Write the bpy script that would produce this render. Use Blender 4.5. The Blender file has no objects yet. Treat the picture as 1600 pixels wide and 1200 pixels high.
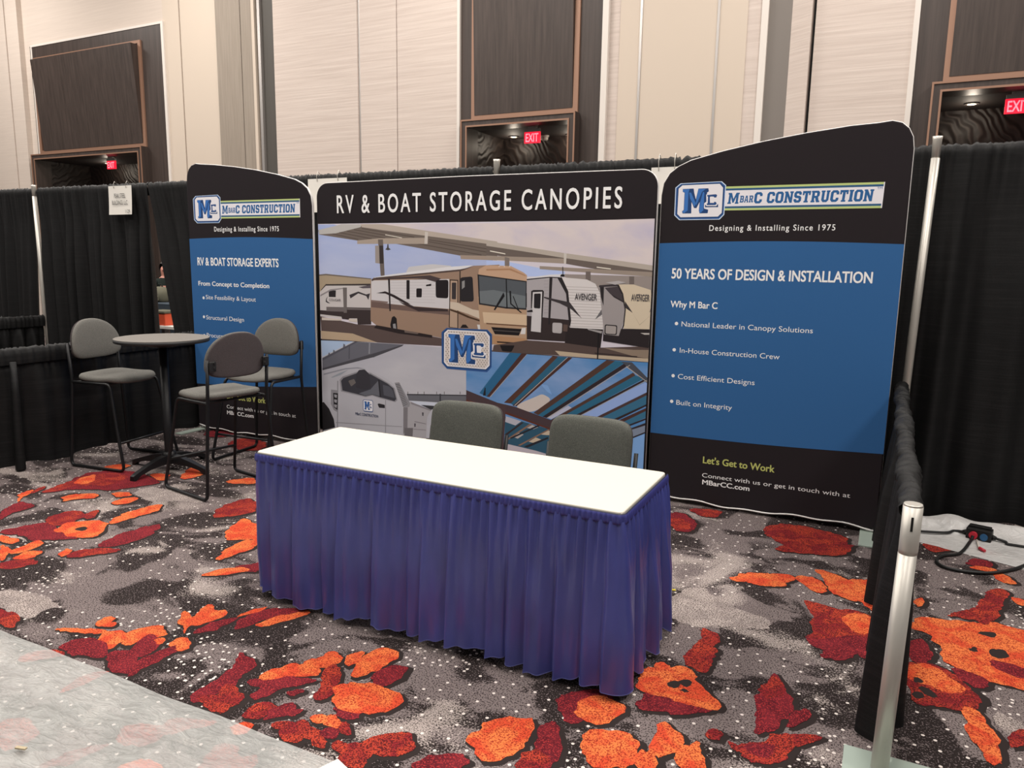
import bpy, bmesh, math, random
from mathutils import Vector, Matrix, noise
from mathutils.geometry import tessellate_polygon
random.seed(7)
S = bpy.context.scene
COL = S.collection
PI = math.pi
R = math.radians

# ------------------------------------------------------------------ camera, world, lights, exposure
CAM = Vector((-0.121, -5.525, 1.675))
YAW, PIT, ROL, FPX = R(-26.578), R(-9.326), R(0.936), 1164.273
_f = Vector((math.sin(YAW)*math.cos(PIT), math.cos(YAW)*math.cos(PIT), math.sin(PIT)))
_r0 = Vector((math.cos(YAW), -math.sin(YAW), 0)); _u0 = _r0.cross(_f)
_r = _r0*math.cos(ROL) + _u0*math.sin(ROL)
_u = -_r0*math.sin(ROL) + _u0*math.cos(ROL)
cd = bpy.data.cameras.new('camera'); cam = bpy.data.objects.new('camera', cd); COL.objects.link(cam)
cd.sensor_width = 36; cd.lens = 36*FPX/1600; cd.clip_start = 0.02; cd.clip_end = 200
M3 = Matrix((_r, _u, -_f)).transposed().to_4x4(); M3.translation = CAM
cam.matrix_world = M3
S.camera = cam
S.view_settings.view_transform = 'Standard'; S.view_settings.look = 'None'
S.view_settings.gamma = 1; S.view_settings.exposure = 0.0
S.view_settings.use_curve_mapping = False
wd = bpy.data.worlds.new('hall_air'); S.world = wd; wd.use_nodes = True
bg = wd.node_tree.nodes['Background']; bg.inputs[0].default_value = (1.0, 0.95, 0.91, 1); bg.inputs[1].default_value = 0.16
CEIL = 7.6
LIGHT_W = 210
for lx in (-15.5, -10.5, -5.5, -0.5, 4.5):
    for ly, k in ((-6.5, .8), (-2.6, 1.0), (1.6, 1.0)):
        ld = bpy.data.lights.new('ceiling_fixture', 'AREA'); ld.shape = 'SQUARE'; ld.size = 1.6
        ld.energy = LIGHT_W*k; ld.color = (1.0, 0.945, 0.885)
        lo = bpy.data.objects.new('ceiling_fixture', ld); COL.objects.link(lo); lo.location = (lx, ly, CEIL-.05)

# ------------------------------------------------------------------ tracing helpers (photo pixel -> point on a real plane)
def ray(u, v): return _f + _r*((u-800)/FPX) - _u*((v-600)/FPX)
def onz(u, v, h=0.0):
    d = ray(u, v); t = (h-CAM.z)/d.z; return CAM + d*t
def ony(u, v, y):
    d = ray(u, v); t = (y-CAM.y)/d.y; return CAM + d*t
def onx(u, v, x):
    d = ray(u, v); t = (x-CAM.x)/d.x; return CAM + d*t

# ------------------------------------------------------------------ materials
def lin(c):
    if isinstance(c, str):
        c = c.lstrip('#'); c = [int(c[i:i+2], 16)/255 for i in (0, 2, 4)]
    return tuple((x/12.92 if x <= .04045 else ((x+.055)/1.055)**2.4) for x in c)
def mat(name, col, rough=.6, metal=0.0, spec=.5, sheen=0.0, gain=1.0):
    m = bpy.data.materials.new(name); m.use_nodes = True
    b = m.node_tree.nodes['Principled BSDF']
    c = lin(col); b.inputs['Base Color'].default_value = (*[min(x*gain, .95) for x in c], 1)
    b.inputs['Roughness'].default_value = rough; b.inputs['Metallic'].default_value = metal
    b.inputs['Specular IOR Level'].default_value = spec
    if sheen: b.inputs['Sheen Weight'].default_value = sheen
    return m
class NT:
    def __init__(s, m): s.m = m; s.t = m.node_tree; s.b = s.t.nodes['Principled BSDF']
    def n(s, k, **kw):
        x = s.t.nodes.new(k)
        for a, v in kw.items(): setattr(x, a, v)
        return x
    def l(s, a, b): s.t.links.new(a, b)
    def coord(s, scale=(1, 1, 1), rot=(0, 0, 0), kind='Object'):
        c = s.n('ShaderNodeTexCoord'); mp = s.n('ShaderNodeMapping')
        mp.inputs['Scale'].default_value = scale; mp.inputs['Rotation'].default_value = rot
        s.l(c.outputs[kind], mp.inputs[0]); return mp.outputs[0]
    def noise(s, v, scale, detail=2, rough=.5, dist=0):
        x = s.n('ShaderNodeTexNoise'); x.inputs['Scale'].default_value = scale; x.inputs['Detail'].default_value = detail
        x.inputs['Roughness'].default_value = rough; x.inputs['Distortion'].default_value = dist
        s.l(v, x.inputs['Vector']); return x.outputs[0]
    def ramp(s, f, p0, p1, c0=(0, 0, 0), c1=(1, 1, 1)):
        x = s.n('ShaderNodeValToRGB'); e = x.color_ramp.elements
        e[0].position = p0; e[0].color = (*c0, 1); e[1].position = p1; e[1].color = (*c1, 1)
        s.l(f, x.inputs[0]); return x.outputs[0]
    def mix(s, f, a, b):
        x = s.n('ShaderNodeMix', data_type='RGBA')
        for sock, v in ((0, f), (6, a), (7, b)):
            if isinstance(v, (int, float)): x.inputs[sock].default_value = v
            elif isinstance(v, tuple): x.inputs[sock].default_value = (*v, 1)
            else: s.l(v, x.inputs[sock])
        return x.outputs[2]
    def math(s, op, a, b=0.0):
        x = s.n('ShaderNodeMath', operation=op)
        for i, v in enumerate((a, b)):
            if isinstance(v, (int, float)): x.inputs[i].default_value = v
            else: s.l(v, x.inputs[i])
        return x.outputs[0]
    def base(s, c): s.l(c, s.b.inputs['Base Color'])
    def bump(s, h, st=.3, dist=.01):
        x = s.n('ShaderNodeBump'); x.inputs['Strength'].default_value = st; x.inputs['Distance'].default_value = dist
        s.l(h, x.inputs['Height']); s.l(x.outputs[0], s.b.inputs['Normal'])

def grain(name, c1, c2, sc, rough=.6, bump=.15, contrast=(.3, .7), **kw):
    m = mat(name, c1, rough, **kw); t = NT(m); v = t.coord(sc)
    f = t.noise(v, 1.0, 4, .6)
    t.base(t.ramp(f, contrast[0], contrast[1], lin(c1), lin(c2))); t.bump(f, bump, .004); return m

def make_fabric(name, c1, c2, sc=260, rough=.95):
    return grain(name, c1, c2, (sc, sc, sc), rough, .35, (.35, .65), spec=.15)

M = {}
M['wall'] = grain('cream_wall_covering', '#c8bbb0', '#cfc2b7', (1.2, 1.2, 34), .8, .25, spec=.2)
M['wall2'] = mat('cream_painted_panel', '#cabcad', .7, spec=.2)
M['fabricwall'] = grain('ribbed_fabric_panel', '#c2b4ab', '#d0c3ba', (.8, .8, 30), .9, .8, spec=.1)
M['greywood'] = grain('grey_oak_veneer', '#8a7f73', '#9b9084', (60, 60, 1.6), .6, .1, spec=.3)
M['darkwood'] = grain('dark_walnut_veneer', '#352c28', '#483d38', (26, 26, .9), .45, .1, spec=.4)
M['copper'] = mat('copper_trim', '#94715d', .45, .25)
M['darkgrey'] = mat('dark_grey_column', '#4b4742', .6)
M['midgrey'] = mat('grey_recess', '#77706a', .7)
M['alu'] = mat('aluminium', '#b9b4b0', .35, .7)
M['white'] = mat('white_trim', '#d8d0c8', .5)
M['black'] = mat('black_void', '#0b0a0a', .8)
M['ceiling'] = mat('ceiling_white', '#d8cdc2', .9)
M['recess'] = mat('recess_dark', '#2b2422', .7)
M['paper'] = mat('white_card', '#e6e2da', .7)
M['ink'] = mat('black_ink', '#262425', .7)
M['drape'] = make_fabric('black_drape', '#0e0e0f', '#1a1a1a', 300)
M['pole'] = mat('brushed_pole', '#c5c1b9', .42, .55)
M['plate'] = mat('grey_green_steel_plate', '#a3b0a6', .5, .2)
M['tube'] = mat('black_tube', '#121214', .45, 0, .35)
M['shell'] = make_fabric('dark_back_shell', '#4a4445', '#585152', 240)
M['plastic'] = mat('black_plastic', '#1c1c1d', .5)
M['upholstery'] = make_fabric('grey_upholstery', '#5d5c58', '#76746f', 240)
M['upholstery2'] = make_fabric('dark_grey_upholstery', '#4c4e4a', '#676862', 240)
M['tabletop'] = make_fabric('grey_laminate', '#706c67', '#7e7973', 300, .55)
M['vinyl'] = mat('white_vinyl_cover', '#d9d4c6', .4)
M['tableleg'] = mat('grey_table_leg', '#6b6b6b', .4, .6)
M['bannerwhite'] = mat('white_fabric_back', '#d9d6d4', .8)
M['rubber'] = mat('black_rubber', '#121212', .55)
M['redplug'] = mat('red_plug', '#c8283c', .45)
M['blueoutlet'] = mat('blue_outlet', '#2b5f8c', .5)
M['skin'] = mat('skin', '#c98d7c', .55)
M['hair'] = mat('dark_hair', '#1d1715', .6)
M['shirt'] = make_fabric('dark_green_shirt', '#1b211f', '#252c29')
M['bag'] = make_fabric('olive_grey_canvas', '#5b5a4d', '#6c6a5c')
M['slate'] = make_fabric('slate_cloth', '#39424b', '#454f58')
M['orange'] = mat('orange_plastic', '#d05232', .5)
M['green_gap'] = mat('yellow_tag', '#d8c32a', .6)

# ink for the printed graphics
INK_GAIN = 1.0
_ink = {}
def ink(c):
    if c not in _ink:
        _ink[c] = mat('print_ink', c, .72, spec=.18); bc = _ink[c].node_tree.nodes['Principled BSDF'].inputs['Base Color']
        r_, g_, b_ = lin(c); bc.default_value = (min(.9, r_*1.06), min(.9, g_*1.12), min(.9, b_*1.2), 1)
    return _ink[c]

# black drape weave with faint horizontal streaks
t = NT(M['drape']); v = t.coord((3, 3, 90)); f = t.noise(v, 1.0, 3, .6)
v2 = t.coord((300, 300, 300)); f2 = t.noise(v2, 1, 2)
t.base(t.mix(t.math('MULTIPLY', t.ramp(f, .45, .8), t.math('MULTIPLY', f2, .7)), lin('#0b0b0c'), lin('#2e2d2d'))); t.b.inputs['Roughness'].default_value = .62; t.b.inputs['Specular IOR Level'].default_value = .3

# purple blue skirt vinyl
M['skirt'] = mat('navy_pleated_vinyl', '#3d3f80', .3, spec=.6)
t = NT(M['skirt']); f = t.noise(t.coord((7, 7, 3)), 1.0, 4)
t.base(t.ramp(f, .25, .75, lin('#3d427e'), lin('#4a5098'))); t.bump(t.noise(t.coord((26, 26, 16)), 1, 3), .12, .01)
M['skirtband'] = mat('navy_shirred_band', '#3c3f86', .5)
M['piping'] = mat('pale_hem_piping', '#50538c', .5)
M['skirttrim'] = mat('dark_band_edge', '#20223f', .6)

# translucent film
def film(name, c, fac, streak, s1=(2.0, 14, 6), s2=(5, 46, 20)):
    m = mat(name, c, .28, spec=.6); t = NT(m)
    f = t.noise(t.coord(s1, (0, 0, .25)), 1.0, 5, .6, .9)
    f2 = t.noise(t.coord(s2, (0, 0, .55)), 1.0, 3, .55, 1.2)
    tr = t.n('ShaderNodeBsdfTransparent'); mx = t.n('ShaderNodeMixShader')
    fc = t.math('ADD', t.math('MULTIPLY', t.ramp(t.math('MULTIPLY', t.math('ADD', f, f2), .5), .35, .65), streak), fac)
    t.l(fc, mx.inputs[0]); t.l(tr.outputs[0], mx.inputs[1]); t.l(t.b.outputs[0], mx.inputs[2])
    t.l(mx.outputs[0], t.t.nodes['Material Output'].inputs[0])
    t.bump(t.math('ADD', f, f2), .5, .03); return m
M['film'] = film('clear_plastic_film', '#d6d7d3', .36, .16, (3, 7, 5), (10, 24, 12))
M['film2'] = film('bunched_plastic_film', '#dcdad8', .72, .2, (5, 8, 6), (13, 20, 14))

# wallpaper of the door recess
M['wallpaper'] = mat('relief_wallpaper', '#3a332f', .5)
t = NT(M['wallpaper']); w = t.n('ShaderNodeTexWave'); t.l(t.coord((2.4, 2.4, 2.4), (.5, .4, .6)), w.inputs[0]); w.inputs['Scale'].default_value = 1.6
w.inputs['Distortion'].default_value = 9; w.inputs['Detail'].default_value = 1
t.base(t.ramp(w.outputs[1], .75, 1.0, lin('#2b2422'), lin('#3d3430'))); t.bump(w.outputs[1], .35, .02)
# diamond plate
M['diamond'] = mat('diamond_plate_print', '#d2c8c4', .7)
t = NT(M['diamond']); ck = t.n('ShaderNodeTexChecker'); t.l(t.coord((1, 1, 1), (0, R(45), 0)), ck.inputs[0]); ck.inputs['Scale'].default_value = 24
t.base(t.mix(ck.outputs[1], lin('#3a3a3c'), lin('#bdbab8')))
M['badgeplate'] = mat('badge_plate_print', '#d6cdc9', .7)
t = NT(M['badgeplate'])
ck = t.n('ShaderNodeTexBrick'); t.l(t.coord((1, 1, 1), (R(90), 0, R(0))), ck.inputs[0])
wv = t.n('ShaderNodeTexWave'); wv.inputs['Scale'].default_value = 16; t.l(t.coord((1, 1, 1), (0, R(38), 0)), wv.inputs[0])
wv2 = t.n('ShaderNodeTexWave'); wv2.inputs['Scale'].default_value = 16; t.l(t.coord((1, 1, 1), (0, R(-38), 0)), wv2.inputs[0])
t.base(t.mix(t.math('MULTIPLY', t.ramp(wv.outputs[1], .55, .8), t.ramp(wv2.outputs[1], .3, .7)), lin('#d9cfca'), lin('#8f8580')))

# exit sign, lamps
def emis(name, c, s):
    m = bpy.data.materials.new(name); m.use_nodes = True; b = m.node_tree.nodes['Principled BSDF']
    b.inputs['Base Color'].default_value = (*lin(c), 1); b.inputs['Emission Color'].default_value = (*lin(c), 1); b.inputs['Emission Strength'].default_value = s; return m
M['exitred'] = emis('exit_red_glow', '#ff1c38', 1.1)
M['exitpale'] = emis('exit_letter_glow', '#ff9fb0', 1.0)
M['lamp'] = emis('lamp_glow', '#ffe6c4', 3.0)

# carpet
def speck(t, v, scale, p0, p1): return t.ramp(t.noise(v, scale, 1, .5), p0, p1)
CARPET = mat('patterned_carpet', '#6f6563', .95, spec=.1)
def carpet_ground(m):
    t = NT(m); v = t.coord()
    n1 = t.noise(t.coord((1, 1.35, 1), (0, 0, .35)), 2.3, 3, .5, .7)
    fz = t.noise(v, 120, 1, .5); dith = t.math('MULTIPLY', t.math('SUBTRACT', fz, .5), .16)
    zone = t.ramp(t.math('ADD', n1, dith), .475, .505)
    n2 = t.noise(t.coord((1, 1.3, 1), (0, 0, -.4)), 1.7, 3, .55, .8)
    pale = t.ramp(t.math('ADD', n2, t.math('MULTIPLY', dith, 1.6)), .60, .64)
    fine = t.noise(v, 150, 1, .5)
    fine2 = t.noise(v, 190, 1, .5)
    dark = t.mix(t.ramp(fine, .60, .64), lin('#282221'), lin('#75696a'))
    grey = t.mix(t.ramp(fine, .40, .46), lin('#352e2d'), lin('#786d6c'))
    pal = t.mix(t.ramp(fine2, .42, .48), lin('#544b48'), lin('#b4a8a2'))
    c = t.mix(zone, dark, grey); c = t.mix(t.math('MULTIPLY', pale, .8), c, pal)
    return t, v, c
def dots(t, v, c):
    def layer(scale, rad, c):
        vo = t.n('ShaderNodeTexVoronoi'); vo.voronoi_dimensions = '2D'; vo.inputs['Scale'].default_value = scale
        vo.inputs['Randomness'].default_value = .55; t.l(v, vo.inputs['Vector'])
        return t.math('LESS_THAN', vo.outputs['Distance'], rad)
    a = layer(12.0, .078, c); b = layer(21, .13, c)
    den = t.ramp(t.noise(v, 1.9, 2), .60, .62)
    off = t.ramp(t.noise(v, 1.1, 2, .5, .3), .36, .38)
    f = t.math('MAXIMUM', t.math('MULTIPLY', a, off), t.math('MULTIPLY', b, den))
    return t.mix(f, c, lin('#d8cec8'))
t, v, c = carpet_ground(CARPET); t.base(dots(t, v, c)); t.bump(t.noise(v, 260, 1), .5, .004)
def blob_mat(name, a, b, s, thr):
    m = mat(name, a, .95, spec=.1); t = NT(m); v = t.coord()
    big = t.noise(v, 9, 4, .65, .6)
    col = t.mix(t.ramp(big, .42, .58), lin(a), lin(b))
    sp = t.ramp(t.noise(v, 170, 2, .6), thr, thr+.06)
    t.base(t.mix(sp, lin(s), col)); t.bump(t.noise(v, 260, 1), .5, .004); return m
C_OR = blob_mat('carpet_orange', '#dd7642', '#cc4c30', '#8f3022', .43)
C_RED = blob_mat('carpet_red', '#b2412e', '#86262a', '#521c1e', .46)
C_MAR = blob_mat('carpet_maroon', '#541a22', '#682129', '#a03335', .40)
C_DRK = mat('carpet_outline', '#2f2827', .95, spec=.1)
C_PAL = blob_mat('carpet_pale', '#b3a7a1', '#9c918d', '#5a504d', .45)

# ------------------------------------------------------------------ object helpers
def link(name, bm, mats, parent=None, smooth=False, fix=True):
    if fix: bmesh.ops.recalc_face_normals(bm, faces=bm.faces)
    me = bpy.data.meshes.new(name); bm.to_mesh(me); bm.free()
    for m in (mats if isinstance(mats, (list, tuple)) else [mats]): me.materials.append(m)
    if smooth:
        for p in me.polygons: p.use_smooth = True
    o = bpy.data.objects.new(name, me); COL.objects.link(o)
    if parent: o.parent = parent
    return o
def tag(o, label, cat, group=None, kind=None):
    o['label'] = label; o['category'] = cat
    if group: o['group'] = group
    if kind: o['kind'] = kind
    return o
def thing(name, label, cat, loc=(0, 0, 0), rz=0, group=None):
    o = bpy.data.objects.new(name, None); COL.objects.link(o); o.location = loc; o.rotation_euler = (0, 0, rz)
    o.empty_display_size = .1
    return tag(o, label, cat, group)
def struct(name, bm, mats, parent=None, smooth=False):
    o = link(name, bm, mats, parent, smooth)
    if not parent: o['kind'] = 'structure'
    return o
def box(bm, x0, x1, y0, y1, z0, z1, mi=0, bev=0.0):
    vs = [bm.verts.new((x, y, z)) for z in (z0, z1) for x, y in ((x0, y0), (x1, y0), (x1, y1), (x0, y1))]
    fs = [bm.faces.new([vs[i] for i in q]) for q in ((3, 2, 1, 0), (4, 5, 6, 7), (0, 1, 5, 4), (1, 2, 6, 5), (2, 3, 7, 6), (3, 0, 4, 7))]
    for f in fs: f.material_index = mi
    if bev:
        es = set(e for f in fs for e in f.edges)
        bmesh.ops.bevel(bm, geom=list(es), offset=bev, segments=2, affect='EDGES', profile=.5)
    return bm
def B(*a, **k): return box(bmesh.new(), *a, **k)
def frame_at(d):
    d = d.normalized(); a = Vector((0, 0, 1)) if abs(d.z) < .9 else Vector((1, 0, 0))
    x = d.cross(a).normalized(); return x, d.cross(x)
def tube(bm, pts, r, seg=10, cap=True, mi=0, closed=False):
    pts = [Vector(p) for p in pts]; n = len(pts); rings = []; px = None
    for i, p in enumerate(pts):
        if closed: d = pts[(i+1) % n]-pts[i-1]
        else: d = pts[min(i+1, n-1)]-pts[max(i-1, 0)]
        d.normalize()
        if px is None: x, y = frame_at(d)
        else:
            x = (px-d*px.dot(d)).normalized(); y = d.cross(x)
        px = x; rr = r[i] if isinstance(r, (list, tuple)) else r
        rings.append([bm.verts.new(p+x*rr*math.cos(2*PI*k/seg)+y*rr*math.sin(2*PI*k/seg)) for k in range(seg)])
    for i in range(n if closed else n-1):
        a, b = rings[i], rings[(i+1) % n]
        for k in range(seg):
            f = bm.faces.new((a[k], a[(k+1) % seg], b[(k+1) % seg], b[k])); f.smooth = True; f.material_index = mi
    if cap and not closed:
        bm.faces.new(rings[0][::-1]).material_index = mi; bm.faces.new(rings[-1]).material_index = mi
    return bm
def fillet(pts, rad, n=5):
    pts = [Vector(p) for p in pts]; out = [pts[0]]
    for i in range(1, len(pts)-1):
        p = pts[i]; a = (pts[i-1]-p); b = (pts[i+1]-p); k = min(rad, a.length*.45, b.length*.45)
        a = p+a.normalized()*k; b = p+b.normalized()*k
        for j in range(n+1):
            s = j/n; out.append(a*(1-s)**2+p*2*s*(1-s)+b*s*s)
    out.append(pts[-1]); return out
def lathe(bm, prof, c=(0, 0, 0), seg=40, mi=0):
    rings = []
    for r, z in prof:
        rings.append([bm.verts.new((c[0]+r*math.cos(2*PI*k/seg), c[1]+r*math.sin(2*PI*k/seg), c[2]+z)) for k in range(seg)])
    for a, b in zip(rings, rings[1:]):
        for k in range(seg):
            f = bm.faces.new((a[k], a[(k+1) % seg], b[(k+1) % seg], b[k])); f.smooth = True; f.material_index = mi
    bm.faces.new(rings[0][::-1]).material_index = mi; bm.faces.new(rings[-1]).material_index = mi
    return bm
def poly(bm, pts3, mi=0):
    tri = tessellate_polygon([pts3]); vs = [bm.verts.new(p) for p in pts3]
    for t in tri:
        try:
            f = bm.faces.new([vs[i] for i in t]); f.material_index = mi
        except ValueError: pass
def chaikin(p, it=2):
    for _ in range(it):
        q = []
        for a, b in zip(p, p[1:]+p[:1]): q += [a*.75+b*.25, a*.25+b*.75]
        p = q
    return p
def rounded(p, k=.16):
    q = []
    for i, b in enumerate(p):
        a, c = p[i-1], p[(i+1) % len(p)]
        u, v = a-b, c-b; m = k*min(u.length, v.length)
        u, v = b+u.normalized()*m, b+v.normalized()*m
        q += [u, u*.25+b*.5+v*.25, v]
    return q
def copy_tree(o, parent=None):
    c = o.copy(); COL.objects.link(c)
    if parent: c.parent = parent
    for ch in list(o.children): copy_tree(ch, c)
    return c

# text -> flat mesh, cap height 1
_cap = None
def text_bm(s, bold=0.0, spacing=1.0):
    c = bpy.data.curves.new('lettering', 'FONT'); c.body = s; c.offset = bold; c.space_character = spacing; c.resolution_u = 4
    o = bpy.data.objects.new('lettering', c); COL.objects.link(o)
    bpy.context.view_layer.update()
    me = bpy.data.meshes.new_from_object(o.evaluated_get(bpy.context.evaluated_depsgraph_get()))
    bm = bmesh.new(); bm.from_mesh(me)
    bpy.data.objects.remove(o); bpy.data.curves.remove(c); bpy.data.meshes.remove(me)
    return bm
CAPH = None
def cap_height():
    global CAPH
    if CAPH is None:
        b = text_bm('H'); CAPH = max(v.co.y for v in b.verts); b.free()
    return CAPH
def letters(name, s, P0, P1, cap, m, parent, n=Vector((0, -1, 0)), bold=0.0, off=.002, spacing=1.0, shear=0.0):
    """line of text from baseline point P0 to P1 (world), capital height cap"""
    bm = text_bm(s, 0.0, spacing)
    lay = {}
    if bold:
        src = bm.verts[:]; fsrc = [[v.index for v in f.verts] for f in bm.faces]; bm.verts.index_update()
        fsrc = [[v.index for v in f.verts] for f in bm.faces]; co = [v.co.copy() for v in src]
        for k, (dx, dy) in enumerate(((1, 0), (-1, 0), (0, .7), (0, -.7), (.75, .55), (-.75, .55), (.75, -.55), (-.75, -.55))):
            nv = [bm.verts.new(c+Vector((dx*bold, dy*bold, 0))) for c in co]
            for v in nv: lay[v] = (k+1)*1e-5
            for f in fsrc: bm.faces.new([nv[i] for i in f])
    x0 = min(v.co.x for v in bm.verts); x1 = max(v.co.x for v in bm.verts)
    e = (P1-P0); w = e.length; e.normalize(); up = n.cross(e)*-1
    if up.z < 0: up = -up
    k = cap/cap_height()
    for v in bm.verts:
        a = (v.co.x-x0)/(x1-x0)*w; b = v.co.y*k
        v.co = P0+e*(a+b*shear)+up*b+n*(off+lay.get(v, 0))
    return link(name, bm, m, parent, fix=False)

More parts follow.
